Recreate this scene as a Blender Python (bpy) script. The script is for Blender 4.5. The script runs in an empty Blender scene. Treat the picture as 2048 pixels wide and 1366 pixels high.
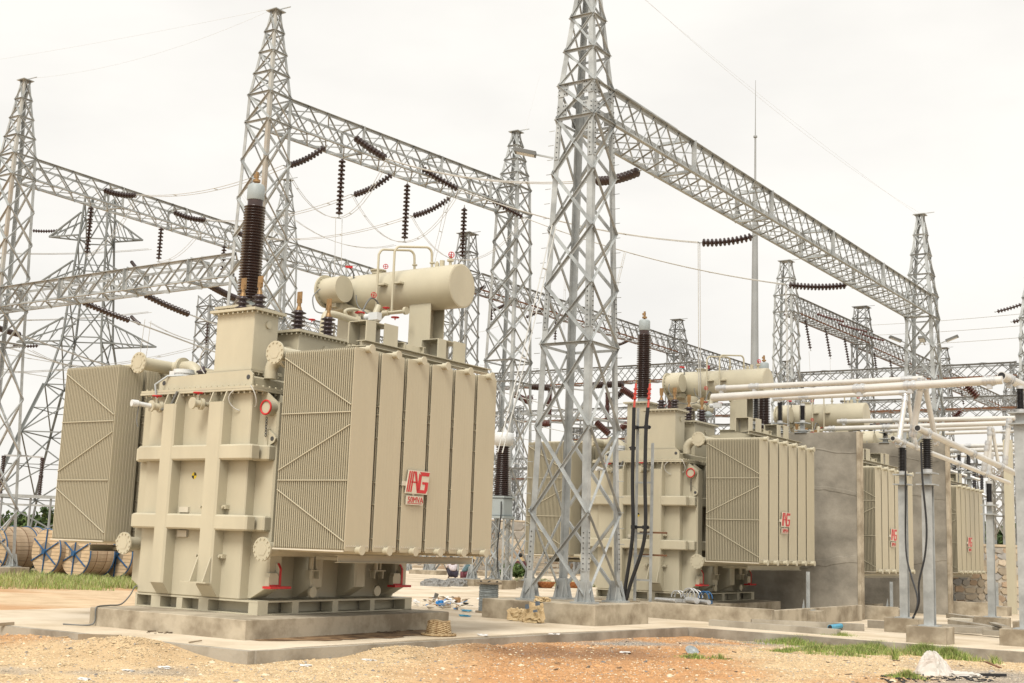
import bpy, math, random
import numpy as np
from mathutils import Vector, Matrix
random.seed(7); rng = np.random.default_rng(7)
sc = bpy.context.scene
col = sc.collection
# ------------------------------------------------------------------ camera
cam = bpy.data.cameras.new('camera'); camo = bpy.data.objects.new('camera', cam); col.objects.link(camo)
_fw = Vector((-0.54835, 0.82084, 0.15977)); _R = Vector((0.83410, 0.55056, 0.03411)); _U = Vector((0.05997, -0.15197, 0.98656))
camo.matrix_world = Matrix(((_R.x, _U.x, -_fw.x, 16.515), (_R.y, _U.y, -_fw.y, -16.289), (_R.z, _U.z, -_fw.z, 1.7), (0, 0, 0, 1)))
cam.sensor_width = 36; cam.lens = 2511.9 / 2048 * 36; cam.clip_start = 0.2; cam.clip_end = 3000
sc.camera = camo
# ------------------------------------------------------------------ sky, sun, exposure
SUN_EL, SUN_AZ = math.radians(52), math.radians(163)     # azimuth from +Y clockwise
w = bpy.data.worlds.new('World'); sc.world = w; w.use_nodes = True
nt = w.node_tree; nt.nodes.clear()
N = nt.nodes.new; L = nt.links.new
out = N('ShaderNodeOutputWorld'); bg = N('ShaderNodeBackground'); sky = N('ShaderNodeTexSky')
sky.sky_type = 'NISHITA'; sky.sun_disc = False; sky.sun_elevation = SUN_EL; sky.sun_rotation = SUN_AZ
sky.air_density = 1.0; sky.dust_density = 3.0; sky.ozone_density = 1.0
hs = N('ShaderNodeHueSaturation'); hs.inputs['Saturation'].default_value = 0.16
L(sky.outputs[0], hs.inputs['Color'])
geo = N('ShaderNodeTexCoord'); mp = N('ShaderNodeMapping'); mp.inputs['Scale'].default_value = (1.6, 1.6, 4.0)
L(geo.outputs['Generated'], mp.inputs['Vector'])
cn = N('ShaderNodeTexNoise'); cn.inputs['Scale'].default_value = 2.2; cn.inputs['Detail'].default_value = 5; cn.inputs['Roughness'].default_value = 0.5
L(mp.outputs[0], cn.inputs['Vector'])
cr = N('ShaderNodeValToRGB'); cr.color_ramp.elements[0].position = 0.30; cr.color_ramp.elements[0].color = (9.2, 8.95, 8.5, 1)
cr.color_ramp.elements[1].position = 0.62; cr.color_ramp.elements[1].color = (10.6, 10.3, 9.7, 1)
L(cn.outputs['Fac'], cr.inputs['Fac'])
mx = N('ShaderNodeMixRGB'); mx.inputs[0].default_value = 0.82      # the overcast sheet in front of the clear sky
L(hs.outputs[0], mx.inputs[1]); L(cr.outputs[0], mx.inputs[2])
L(mx.outputs[0], bg.inputs['Color']); bg.inputs['Strength'].default_value = 0.084
L(bg.outputs[0], out.inputs['Surface'])
sun = bpy.data.lights.new('sun', 'SUN'); sun.energy = 2.0; sun.angle = math.radians(24); sun.color = (1, 0.96, 0.89)
so = bpy.data.objects.new('sun', sun); col.objects.link(so)
_sd = Vector((math.sin(SUN_AZ) * math.cos(SUN_EL), math.cos(SUN_AZ) * math.cos(SUN_EL), math.sin(SUN_EL)))
so.rotation_euler = _sd.to_track_quat('Z', 'Y').to_euler(); so.location = (0, 0, 60)
vs = sc.view_settings; vs.view_transform = 'Standard'; vs.look = 'None'; vs.exposure = 0.40; vs.gamma = 1; vs.use_curve_mapping = False
sc.cycles.max_bounces = 4; sc.cycles.diffuse_bounces = 1

# ------------------------------------------------------------------ materials
def mat(name, c, rough=0.6, metal=0.0, var=0.12, scale=3.0, bump=0.0, bscale=None, c2=None, fac=(0.35, 0.7), detail=6, spec=0.4, stretch=None, attr=None):
    m = bpy.data.materials.new(name); m.use_nodes = True
    t = m.node_tree; b = t.nodes['Principled BSDF']; n = t.nodes.new; l = t.links.new
    b.inputs['Roughness'].default_value = rough; b.inputs['Metallic'].default_value = metal
    b.inputs['Specular IOR Level'].default_value = spec
    tc = n('ShaderNodeTexCoord'); src = tc.outputs['Object']
    if stretch:
        mpn = n('ShaderNodeMapping'); mpn.inputs['Scale'].default_value = stretch; l(src, mpn.inputs['Vector']); src = mpn.outputs[0]
    nz = n('ShaderNodeTexNoise'); nz.inputs['Scale'].default_value = scale; nz.inputs['Detail'].default_value = detail; nz.inputs['Roughness'].default_value = 0.6
    l(src, nz.inputs['Vector'])
    rp = n('ShaderNodeValToRGB'); rp.color_ramp.elements[0].position = fac[0]; rp.color_ramp.elements[1].position = fac[1]
    d = c2 if c2 else tuple(x * (1 - var) for x in c)
    e = c if c2 else tuple(min(1, x * (1 + var)) for x in c)
    rp.color_ramp.elements[0].color = (*d, 1); rp.color_ramp.elements[1].color = (*e, 1)
    l(nz.outputs['Fac'], rp.inputs['Fac']); cout = rp.outputs['Color']
    if attr:
        at = n('ShaderNodeAttribute'); at.attribute_name = attr
        mm = n('ShaderNodeMixRGB'); mm.blend_type = 'MULTIPLY'; mm.inputs[0].default_value = 1
        l(cout, mm.inputs[1]); l(at.outputs['Color'], mm.inputs[2]); cout = mm.outputs[0]
    l(cout, b.inputs['Base Color'])
    if bump:
        n2 = n('ShaderNodeTexNoise'); n2.inputs['Scale'].default_value = bscale or scale * 6; n2.inputs['Detail'].default_value = 5
        l(src, n2.inputs['Vector']); bp_ = n('ShaderNodeBump'); bp_.inputs['Strength'].default_value = bump; bp_.inputs['Distance'].default_value = 0.02
        l(n2.outputs['Fac'], bp_.inputs['Height']); l(bp_.outputs[0], b.inputs['Normal'])
    return m
M = {}
M['cream'] = mat('cream paint', (0.55, 0.50, 0.368), 0.42, var=0.065, scale=1.6, bump=0.03, bscale=40, stretch=(1, 1, .35))
M['cream_fin'] = mat('cream fin paint', (0.525, 0.468, 0.335), 0.45, var=0.06, scale=0.9, stretch=(1, 1, .3))
M['galv'] = mat('galvanised steel', (0.45, 0.465, 0.455), 0.5, 0.3, var=0.25, scale=2.2, detail=8)
M['galv_old'] = mat('weathered galvanised steel', (0.47, 0.46, 0.42), 0.55, 0.2, scale=0.5, c2=(0.40, 0.33, 0.25), fac=(0.32, 0.5))
M['galv_far'] = mat('dull galvanised steel', (0.34, 0.35, 0.345), 0.6, 0.1, var=0.15, scale=0.4)
M['pylon'] = mat('grey pylon steel', (0.21, 0.225, 0.22), 0.6, 0.1, var=0.2, scale=0.4)
M['bolt'] = mat('dark bolt steel', (0.10, 0.10, 0.10), 0.5, 0.6)
M['porc'] = mat('brown glazed porcelain', (0.048, 0.026, 0.021), 0.25, var=0.25, scale=5, spec=0.6)
M['porc_red'] = mat('red brown porcelain', (0.10, 0.033, 0.025), 0.25, var=0.2, scale=5, spec=0.6)
M['porc_purple'] = mat('dark purple porcelain', (0.050, 0.032, 0.036), 0.2, var=0.2, scale=5, spec=0.6)
M['black_ins'] = mat('black polymer insulator', (0.035, 0.033, 0.035), 0.4, var=0.2)
M['brass'] = mat('dull copper terminal', (0.36, 0.22, 0.10), 0.45, 0.5, var=0.25, scale=9)
M['bushcap'] = mat('pale blue grey cap', (0.36, 0.40, 0.40), 0.45, var=0.06)
M['red'] = mat('red paint', (0.55, 0.03, 0.03), 0.4, var=0.1)
M['rednet'] = mat('orange red sleeve', (0.62, 0.07, 0.045), 0.5, var=0.1)
M['whitep'] = mat('pale plate paint', (0.66, 0.60, 0.48), 0.5, var=0.05)
M['white'] = mat('white enamel', (0.72, 0.73, 0.72), 0.4, var=0.06)
M['black'] = mat('black rubber', (0.025, 0.025, 0.026), 0.5, var=0.2)
M['hose'] = mat('grey hose', (0.17, 0.17, 0.16), 0.5, var=0.2)
M['yellow'] = mat('yellow marking', (0.75, 0.55, 0.03), 0.5, var=0.05)
M['concrete'] = mat('plain concrete', (0.51, 0.44, 0.33), 0.85, scale=1.4, c2=(0.26, 0.21, 0.145), fac=(0.38, 0.60), bump=0.25, bscale=14, detail=9)
M['wallc'] = mat('rendered wall concrete', (0.40, 0.36, 0.295), 0.85, scale=0.8, c2=(0.20, 0.18, 0.145), fac=(0.36, 0.64), bump=0.5, bscale=7, detail=10)
M['slab'] = mat('sandy concrete slab', (0.74, 0.63, 0.48), 0.9, scale=0.5, c2=(0.55, 0.44, 0.30), fac=(0.36, 0.58), bump=0.2, bscale=22, detail=10)
M['kerb'] = mat('grey kerb concrete', (0.44, 0.395, 0.32), 0.9, scale=1.0, c2=(0.25, 0.215, 0.165), fac=(0.38, 0.6), bump=0.3, bscale=16, detail=9)
M['soil'] = mat('loose soil', (1.0, 1.0, 1.0), 0.95, scale=1.6, c2=(0.78, 0.74, 0.70), fac=(0.35, 0.65), bump=0.7, bscale=38, detail=10, attr='tint')
M['pebble'] = mat('pebble stone', (1, 1, 1), 0.9, scale=9, var=0.15, attr='tint')
M['grass'] = mat('grass blade', (1, 1, 1), 0.7, scale=3, var=0.2, attr='tint')
M['leaf'] = mat('foliage', (1, 1, 1), 0.7, scale=1.2, var=0.3, attr='tint')
M['bark'] = mat('bark', (0.16, 0.12, 0.08), 0.9, var=0.3, scale=6, bump=0.5)
M['wood'] = mat('drum timber', (0.74, 0.57, 0.37), 0.8, scale=2.0, c2=(0.60, 0.43, 0.25), fac=(0.3, 0.7), stretch=(1, 1, 5), bump=0.2)
M['slat'] = mat('weathered slat timber', (0.62, 0.48, 0.33), 0.85, scale=2.5, c2=(0.43, 0.31, 0.20), fac=(0.3, 0.65), bump=0.2)
M['plank'] = mat('old plank', (0.36, 0.29, 0.20), 0.9, scale=2.5, c2=(0.24, 0.18, 0.12), fac=(0.3, 0.65), bump=0.3)
M['blue'] = mat('blue steel paint', (0.035, 0.12, 0.26), 0.5, var=0.15)
M['bluepipe'] = mat('light blue plastic pipe', (0.06, 0.36, 0.55), 0.35, var=0.05)
M['blueplastic'] = mat('blue plastic sheet', (0.03, 0.25, 0.62), 0.4, var=0.1)
M['alu'] = mat('white aluminium tube', (0.66, 0.64, 0.595), 0.38, 0.2, var=0.06, scale=2)
M['alu2'] = mat('bare aluminium', (0.60, 0.60, 0.59), 0.35, 0.5, var=0.1, scale=3)
M['rope'] = mat('grey steel rope', (0.33, 0.36, 0.36), 0.5, 0.1, var=0.25, scale=12)
M['wire'] = mat('aluminium conductor', (0.58, 0.57, 0.53), 0.6, 0.0, var=0.1)
M['basket'] = mat('woven bamboo', (0.56, 0.42, 0.24), 0.85, scale=16, c2=(0.30, 0.19, 0.09), fac=(0.38, 0.6), bump=0.4)
M['basket2'] = mat('orange woven basket', (0.45, 0.19, 0.07), 0.85, scale=12, c2=(0.28, 0.10, 0.04), fac=(0.38, 0.6))
M['sackp'] = mat('tan paper sack', (0.68, 0.53, 0.31), 0.85, scale=3, c2=(0.58, 0.42, 0.23), bump=0.4, bscale=9)
M['sackb'] = mat('blue grey sack print', (0.15, 0.19, 0.24), 0.8, var=0.2)
M['sackw'] = mat('white woven sack', (0.64, 0.60, 0.54), 0.8, scale=2.5, c2=(0.54, 0.43, 0.36), fac=(0.25, 0.5), bump=0.3, bscale=16)
M['paper'] = mat('scrap paper', (0.75, 0.73, 0.70), 0.8, var=0.1)
M['card'] = mat('cardboard', (0.40, 0.24, 0.12), 0.85, var=0.15)
M['gravelgrey'] = mat('grey gravel', (0.33, 0.32, 0.30), 0.95, scale=14, c2=(0.17, 0.165, 0.155), fac=(0.35, 0.65), bump=0.9, bscale=40)
M['straw'] = mat('pale straw husk', (1, 1, 1), 0.8, scale=3, var=0.2, attr='tint')
M['stone'] = mat('rubble stone', (1, 1, 1), 0.9, scale=3, var=0.25, bump=0.4, attr='tint')
M['mortar'] = mat('wall mortar', (0.56, 0.50, 0.41), 0.95, var=0.12, scale=4)
M['skin'] = mat('brown skin', (0.10, 0.05, 0.032), 0.5, var=0.1)
M['hair'] = mat('black hair', (0.012, 0.011, 0.010), 0.6, var=0.2)
M['shirt_w'] = mat('pale shirt cloth', (0.62, 0.55, 0.56), 0.9, var=0.2, scale=8)
M['shirt_g'] = mat('blue green shirt cloth', (0.10, 0.17, 0.19), 0.9, var=0.25, scale=7)
M['shirt_b'] = mat('light blue shirt cloth', (0.22, 0.29, 0.38), 0.9, var=0.15, scale=7)
M['shirt_r'] = mat('dark maroon shirt cloth', (0.10, 0.03, 0.035), 0.9, var=0.2, scale=7)
M['trou'] = mat('maroon trouser cloth', (0.16, 0.045, 0.06), 0.9, var=0.2, scale=7)
M['trou_d'] = mat('dark trouser cloth', (0.04, 0.035, 0.05), 0.9, var=0.2, scale=7)
M['strawhat'] = mat('straw hat weave', (0.56, 0.40, 0.20), 0.85, var=0.2, scale=20)
M['rust'] = mat('rusty steel', (0.22, 0.11, 0.06), 0.8, 0.2, var=0.3, scale=4)

# ------------------------------------------------------------------ mesh builder
WL = {}
class MB:
    def __init__(s): s.v = []; s.f = []; s.sm = []
    def add(s, vs, fs, smooth=False):
        o = len(s.v); s.v.extend([tuple(p) for p in vs]); s.f.extend([tuple(i + o for i in f) for f in fs]); s.sm.extend([smooth] * len(fs)); return s
    def box(s, x0, x1, y0, y1, z0, z1, bev=0.0):
        if bev <= 0:
            return s.add([(x0, y0, z0), (x1, y0, z0), (x1, y1, z0), (x0, y1, z0), (x0, y0, z1), (x1, y0, z1), (x1, y1, z1), (x0, y1, z1)],
                  [(3, 2, 1, 0), (4, 5, 6, 7), (0, 1, 5, 4), (1, 2, 6, 5), (2, 3, 7, 6), (3, 0, 4, 7)])
        b = bev; vs = []; 
        for (zz, i) in ((z0, b), (z0 + b, 0), (z1 - b, 0), (z1, b)):
            X0, X1, Y0, Y1 = x0 + i, x1 - i, y0 + i, y1 - i
            c = b
            vs += [(X0 + c, Y0, zz), (X1 - c, Y0, zz), (X1, Y0 + c, zz), (X1, Y1 - c, zz), (X1 - c, Y1, zz), (X0 + c, Y1, zz), (X0, Y1 - c, zz), (X0, Y0 + c, zz)]
        fs = [tuple(range(7, -1, -1)), tuple(range(24, 32))]
        for k in range(3):
            for i in range(8): fs.append((k * 8 + i, k * 8 + (i + 1) % 8, k * 8 + 8 + (i + 1) % 8, k * 8 + 8 + i))
        return s.add(vs, fs)
    def frame(s, p, q, up=None):
        p = Vector(p); q = Vector(q); d = (q - p).normalized()
        u = Vector(up) if up is not None else (Vector((0, 0, 1)) if abs(d.z) < 0.95 else Vector((1, 0, 0)))
        a = d.cross(u)
        if a.length < 1e-5: a = d.cross(Vector((0.3, 1, 0.2)))
        a.normalize(); b = a.cross(d).normalized(); return p, q, a, b
    def prof(s, p, q, pts, up=None, smooth=False):
        p, q, a, b = s.frame(p, q, up); n = len(pts)
        vs = [p + a * x + b * y for x, y in pts] + [q + a * x + b * y for x, y in pts]
        fs = [(i, (i + 1) % n, n + (i + 1) % n, n + i) for i in range(n)] + [tuple(range(n - 1, -1, -1)), tuple(range(n, 2 * n))]
        return s.add(vs, fs, smooth)
    def bar(s, p, q, w, h=None, up=None):
        h = h or w; return s.prof(p, q, [(-w / 2, -h / 2), (w / 2, -h / 2), (w / 2, h / 2), (-w / 2, h / 2)], up)
    def angle(s, p, q, wd, t, up=None, flip=1):
        f = flip; return s.prof(p, q, [(0, 0), (f * wd, 0), (f * wd, t), (f * t, t), (f * t, wd), (0, wd)], up)
    def ibeam(s, p, q, wd, h, t, up=None):
        a, b = wd / 2, h / 2
        return s.prof(p, q, [(-a, -b), (a, -b), (a, -b + t), (t / 2, -b + t), (t / 2, b - t), (a, b - t), (a, b), (-a, b), (-a, b - t), (-t / 2, b - t), (-t / 2, -b + t), (-a, -b + t)], up)
    def cyl(s, p, q, r, n=16, r2=None, smooth=True):
        p, q, a, b = s.frame(p, q); r2 = r if r2 is None else r2
        cs = [(math.cos(2 * math.pi * i / n), math.sin(2 * math.pi * i / n)) for i in range(n)]
        vs = [p + (a * c + b * d) * r for c, d in cs] + [q + (a * c + b * d) * r2 for c, d in cs]
        s.add(vs, [(i, (i + 1) % n, n + (i + 1) % n, n + i) for i in range(n)], smooth)
        s.add(vs[:n], [tuple(range(n - 1, -1, -1))]); s.add(vs[n:], [tuple(range(n))]); return s
    def tube(s, pts, r, n=8, smooth=True, cap=True):
        pts = [Vector(p) for p in pts]; rings = []; k = len(pts); prev = None
        for i, p in enumerate(pts):
            d = (pts[min(i + 1, k - 1)] - pts[max(i - 1, 0)]).normalized()
            if prev is None:
                u = Vector((0, 0, 1)) if abs(d.z) < 0.9 else Vector((1, 0, 0)); a = d.cross(u).normalized()
            else:
                a = (prev - d * prev.dot(d)); a = a.normalized() if a.length > 1e-6 else d.orthogonal().normalized()
            prev = a; b = d.cross(a); rr = r[i] if isinstance(r, (list, tuple)) else r
            rings += [p + (a * math.cos(2 * math.pi * j / n) + b * math.sin(2 * math.pi * j / n)) * rr for j in range(n)]
        fs = [(i * n + j, i * n + (j + 1) % n, (i + 1) * n + (j + 1) % n, (i + 1) * n + j) for i in range(k - 1) for j in range(n)]
        s.add(rings, fs, smooth)
        if cap: s.add(rings[:n], [tuple(range(n - 1, -1, -1))]); s.add(rings[-n:], [tuple(range(n))])
        return s
    def lathe(s, p, ax, prof, n=20, smooth=True):
        # prof: (distance along the axis, radius)
        p = Vector(p); ax = Vector(ax).normalized(); _, _, a, b = s.frame(p, p + ax); k = len(prof); vs = []
        for h, r in prof: vs += [p + ax * h + (a * math.cos(2 * math.pi * j / n) + b * math.sin(2 * math.pi * j / n)) * max(r, 1e-4) for j in range(n)]
        fs = [(i * n + j, i * n + (j + 1) % n, (i + 1) * n + (j + 1) % n, (i + 1) * n + j) for i in range(k - 1) for j in range(n)]
        s.add(vs, fs, smooth)
        s.add(vs[:n], [tuple(range(n - 1, -1, -1))]); s.add(vs[-n:], [tuple(range(n))]); return s
    def poly(s, pts, nrm, t):
        n = len(pts); nv = Vector(nrm).normalized() * t; P = [Vector(p) for p in pts]
        vs = P + [p + nv for p in P]
        return s.add(vs, [tuple(range(n - 1, -1, -1)), tuple(range(n, 2 * n))] + [(i, (i + 1) % n, n + (i + 1) % n, n + i) for i in range(n)])
    def mesh(s, name, m, org=(0, 0, 0)):
        me = bpy.data.meshes.new(name); o = Vector(org)
        me.from_pydata([(x - o.x, y - o.y, z - o.z) for x, y, z in s.v], [], s.f)
        me.polygons.foreach_set('use_smooth', s.sm); me.materials.append(m); me.update(); return me
    def build(s, name, m, parent=None, org=None):
        if org is None: org = WL[parent] if parent else (0, 0, 0)
        return link(name, s.mesh(name, m, org), parent, Vector(org))
def link(name, me, parent, wl, rot=None):
    o = bpy.data.objects.new(name, me); col.objects.link(o)
    if parent: o.parent = parent; o.location = Vector(wl) - WL[parent]
    else: o.location = wl
    if rot is not None: o.rotation_euler = rot
    WL[o] = Vector(wl); return o
def tag(o, label=None, cat=None, group=None, kind=None):
    if label: o['label'] = label
    if cat: o['category'] = cat
    if group: o['group'] = group
    if kind: o['kind'] = kind
    return o
def thing(name, loc, label, cat, group=None):
    o = bpy.data.objects.new(name, None); col.objects.link(o); o.location = loc; o.empty_display_size = 0.2; WL[o] = Vector(loc)
    return tag(o, label, cat, group)
def stuff(o): o['kind'] = 'stuff'; return o
def copy_tree(o, off, parent=None):
    c = o.copy(); col.objects.link(c); WL[c] = WL[o] + Vector(off)
    if parent: c.parent = parent
    else: c.location = WL[c]
    for ch in o.children: copy_tree(ch, off, c)
    return c
def gz(y, x=9.0): return -0.012 * max(0.0, min(30.0, y - 5.0)) * max(0.0, min(1.0, (x + 7.0) / 8.0))
def catenary(p, q, sag, n=12):
    p = Vector(p); q = Vector(q); return [p.lerp(q, i / n) - Vector((0, 0, sag * 4 * (i / n) * (1 - i / n))) for i in range(n + 1)]
def arc(c, u, v, r, a0, a1, n=8):
    c = Vector(c); u = Vector(u); v = Vector(v)
    return [c + u * r * math.cos(a0 + (a1 - a0) * i / n) + v * r * math.sin(a0 + (a1 - a0) * i / n) for i in range(n + 1)]
_C = Vector((16.515, -16.289, 1.7)); _f = 2511.9
def at(u, v, ax, val):            # survey helper: the point seen in this direction that lies in the plane ax = val
    r = _fw + _R * ((u - 1024) / _f) - _U * ((v - 683) / _f); i = 'xyz'.index(ax); return _C + r * ((val - _C[i]) / r[i])
def zat(x, y, v):
    lo, hi = -3.0, 60.0
    for _ in range(40):
        m = (lo + hi) / 2; d = Vector((x, y, m)) - _C
        if 683 - _f * d.dot(_U) / d.dot(_fw) > v: lo = m
        else: hi = m
    return (lo + hi) / 2
def spline(pts, k=6):
    pts = [Vector(p) for p in pts]; sp = []
    for i in range(len(pts) - 1):
        p0, p1, p2, p3 = pts[max(i - 1, 0)], pts[i], pts[i + 1], pts[min(i + 2, len(pts) - 1)]
        for j in range(k): t = j / k; sp.append(.5 * ((2 * p1) + (p2 - p0) * t + (2 * p0 - 5 * p1 + 4 * p2 - p3) * t * t + (3 * p1 - p0 - 3 * p2 + p3) * t ** 3))
    return sp + [pts[-1]]
def npmesh(name, V, F, m, tint=None, smooth=False):
    me = bpy.data.meshes.new(name); V = np.asarray(V, np.float32); F = np.asarray(F, np.int32); k = F.shape[1]
    me.vertices.add(len(V)); me.vertices.foreach_set('co', V.ravel())
    me.loops.add(F.size); me.loops.foreach_set('vertex_index', F.ravel())
    me.polygons.add(len(F)); me.polygons.foreach_set('loop_start', np.arange(0, F.size, k, dtype=np.int32))
    me.polygons.foreach_set('loop_total', np.full(len(F), k, np.int32))
    if smooth: me.polygons.foreach_set('use_smooth', np.ones(len(F), bool))
    if tint is not None:
        a = me.color_attributes.new('tint', 'FLOAT_COLOR', 'POINT'); c = np.ones((len(V), 4), np.float32); c[:, :3] = tint; a.data.foreach_set('color', c.ravel())
    me.materials.append(m); me.update(calc_edges=True); return me
# ------------------------------------------------------------------ power transformer (built once, at the nearest one's place)
def text_mesh(txt, size, depth, m):
    cu = bpy.data.curves.new('lettering', 'FONT'); cu.body = txt; cu.size = size; cu.extrude = depth; cu.resolution_u = 3
    ob = bpy.data.objects.new('lettering', cu); col.objects.link(ob); bpy.context.view_layer.update()
    me = bpy.data.meshes.new_from_object(ob.evaluated_get(bpy.context.evaluated_depsgraph_get()))
    bpy.data.objects.remove(ob); bpy.data.curves.remove(cu); me.materials.clear(); me.materials.append(m); return me
def bolts(mb, p, q, n, r=0.017, h=0.03, ax=(0, 0, -1)):
    p = Vector(p); q = Vector(q)
    for i in range(n):
        c = p.lerp(q, (i + .5) / n); mb.cyl(c, c + Vector(ax) * h, r, 6, smooth=False)
def flange(mb, p, ax, r, t=0.035, n=12, bolt=0.016):
    p = Vector(p); ax = Vector(ax).normalized(); mb.cyl(p, p + ax * t, r, 28)
    _, _, a, b = mb.frame(p, p + ax)
    for i in range(n):
        an = 2 * math.pi * (i + .5) / n; c = p + (a * math.cos(an) + b * math.sin(an)) * r * 0.86 + ax * (t - .002)
        mb.cyl(c, c + ax * 0.022, bolt, 6, smooth=False)
def wheel(name, p, ax, r, parent, m='red'):
    mb = MB(); p = Vector(p); ax = Vector(ax).normalized(); _, _, a, b = mb.frame(p, p + ax)
    ring = [p + ax * .06 + (a * math.cos(t) + b * math.sin(t)) * r for t in [2 * math.pi * i / 14 for i in range(15)]]
    mb.tube(ring, r * .16, 6)
    for k in range(2):
        an = k * math.pi / 2; d = (a * math.cos(an) + b * math.sin(an)) * r; mb.bar(p + ax * .06 - d, p + ax * .06 + d, r * .2)
    mb.cyl(p, p + ax * .075, r * .16, 8)
    return mb.build(name, M[m], parent)
def shed_profile(h, r_core, r_shed, n, thick=0.35):
    pr = [(0, (r_core[0] if isinstance(r_core, tuple) else r_core) * 1.1)]; dz = h / n
    for i in range(n):
        z = i * dz; rs = r_shed if not isinstance(r_shed, tuple) else r_shed[0] + (r_shed[1] - r_shed[0]) * i / max(1, n - 1)
        rc = r_core if not isinstance(r_core, tuple) else r_core[0] + (r_core[1] - r_core[0]) * i / max(1, n - 1)
        pr += [(z + dz * .12, rc), (z + dz * .38, rs * .985), (z + dz * (.38 + thick * .35), rs), (z + dz * .80, rc)]
    pr += [(h, r_core * 1.05 if not isinstance(r_core, tuple) else r_core[1])]
    return pr
def make_transformer():
    PZ = 0.33
    T = thing('power_transformer', (-1.3, 2.2, PZ), None, 'transformer', 'power transformers standing in a row')
    c = M['cream']
    # --- skid
    s = MB(); X0, X1, Y1 = -2.72, 0.475, 4.38
    s.box(X0, X1, 0.0, Y1, .545, .575); s.box(X0, X1, 0.0, .28, PZ, PZ + .02); s.box(X1 - .3, X1, .285, Y1, PZ, PZ + .02); s.box(X0, X1, Y1 - .3, Y1 + .001, PZ + .001, PZ + .021)
    s.box(X0 + .01, X1 - .35, .26, .285, PZ + .02, .545)
    for a, b in ((X0, -2.67), (-2.28, -2.03), (-1.59, -1.44), (-1.01, -.76), (.25, X1)): s.box(a, b, .004, .255, PZ + .02, .545)
    for a, b in ((.88, 1.05), (1.97, 2.13), (3.07, 3.2), (4.16, Y1)): s.box(X1 - .28, X1 - .003, a, b, PZ + .02, .545)
    for a, b in ((.88, 1.05), (1.97, 2.13), (3.07, 3.2), (4.16, Y1)): s.box(X0 + .003, X0 + .28, a, b, PZ + .02, .545)
    s.build('skid', c, T)
    s = MB(); s.box(.10, .125, .3, Y1 - .02, PZ + .003, .543); s.build('skid_web', c, T); s = MB(); s.box(-2.36, -2.335, .3, Y1 - .3, PZ + .003, .543); s.build('skid_web', c, T)
    # --- tank
    t = MB(); t.box(-2.70, 0, 0, 4.36, .576, 4.30, .02); tank = t.build('tank', c, T)
    for z0, z1 in ((3.04, 3.32), (1.78, 2.06)):
        b = MB(); b.box(-2.71, .30, -.24, .002, z0, z1, .03); b.build('tank_belt', c, T)
        b = MB(); b.box(.003, .44, .05, 4.30, z0, z1, .03); b.build('tank_belt', c, T)
        b = MB(); b.box(-3.10, -2.703, .05, 4.30, z0, z1, .03); b.build('tank_belt', c, T)
    def rib(a, b, face):
        r = MB()
        def P(u, dpt, z):
            return {'f': (u, -dpt, z), 'r': (dpt, u, z), 'l': (-2.70 - dpt, u, z)}[face]
        D = .255 if face == 'f' else .46
        zs = [(.60, .06), (.80, D), (4.10, D)]
        e = .035
        for z, dd in zs: r.v += [P(a, 0, z), P(a, dd - e if dd > .1 else dd, z), P(a + e, dd, z), P(b - e, dd, z), P(b, dd - e if dd > .1 else dd, z), P(b, 0, z)]
        for k in range(2):
            for i in range(5): r.f.append((k * 6 + i, k * 6 + i + 1, k * 6 + 7 + i, k * 6 + 6 + i)); r.sm.append(False)
        r.f += [(5, 4, 3, 2, 1, 0), (12, 13, 14, 15, 16, 17)]; r.sm += [False, False]
        for u in (a + .004, b - .03):
            pts = [P(u, 0, 4.101), P(u, D - .02, 4.101), P(u, .16, 4.298), P(u, 0, 4.298)]
            n = Vector(P(1, 0, 0)) - Vector(P(0, 0, 0)); r.poly(pts, n, .026)
        r.build('tank_rib', c, T)
    for a, b in ((-2.08, -1.74), (-.86, -.48)): rib(a, b, 'f')
    for a, b in ((.22, .58), (1.36, 1.68), (2.60, 2.92), (3.85, 4.2)): rib(a, b, 'r'); rib(a, b, 'l')
    # --- tank flange and cover
    f = MB(); f.box(-2.86, .17, -.15, 4.52, 4.302, 4.34); f.build('tank_flange', c, T)
    f = MB(); f.box(-2.85, .16, -.14, 4.51, 4.345, 4.388); f.box(-2.52, -.10, .10, 4.26, 4.388, 4.60, .03); f.build('tank_cover', c, T)
    f = MB(); f.poly([(-2.55, .03, 4.39), (-.05, .03, 4.39), (-.05, .03, 4.62), (-.14, .03, 4.70), (-2.46, .03, 4.66), (-2.55, .03, 4.60)], (0, 1, 0), .035); st = f.build('cover_stiffener', c, T)
    for x, z in ((-2.42, 4.55), (-.16, 4.57)): MB().cyl((x, .024, z), (x, .05, z), .045, 12).build('lug_hole', M['bolt'], st)
    f = MB(); bolts(f, (-2.8, -.10, 4.302), (.12, -.10, 4.302), 20, .02, .05); bolts(f, (.12, -.1, 4.302), (.12, 4.45, 4.302), 28, .02, .05); bolts(f, (-2.8, -.10, 4.388), (.12, -.10, 4.388), 20, .02, .03, (0, 0, 1)); bolts(f, (.12, -.1, 4.388), (.12, 4.45, 4.388), 28, .02, .03, (0, 0, 1)); stuff(f.build('flange_bolts', c, T))
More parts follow.
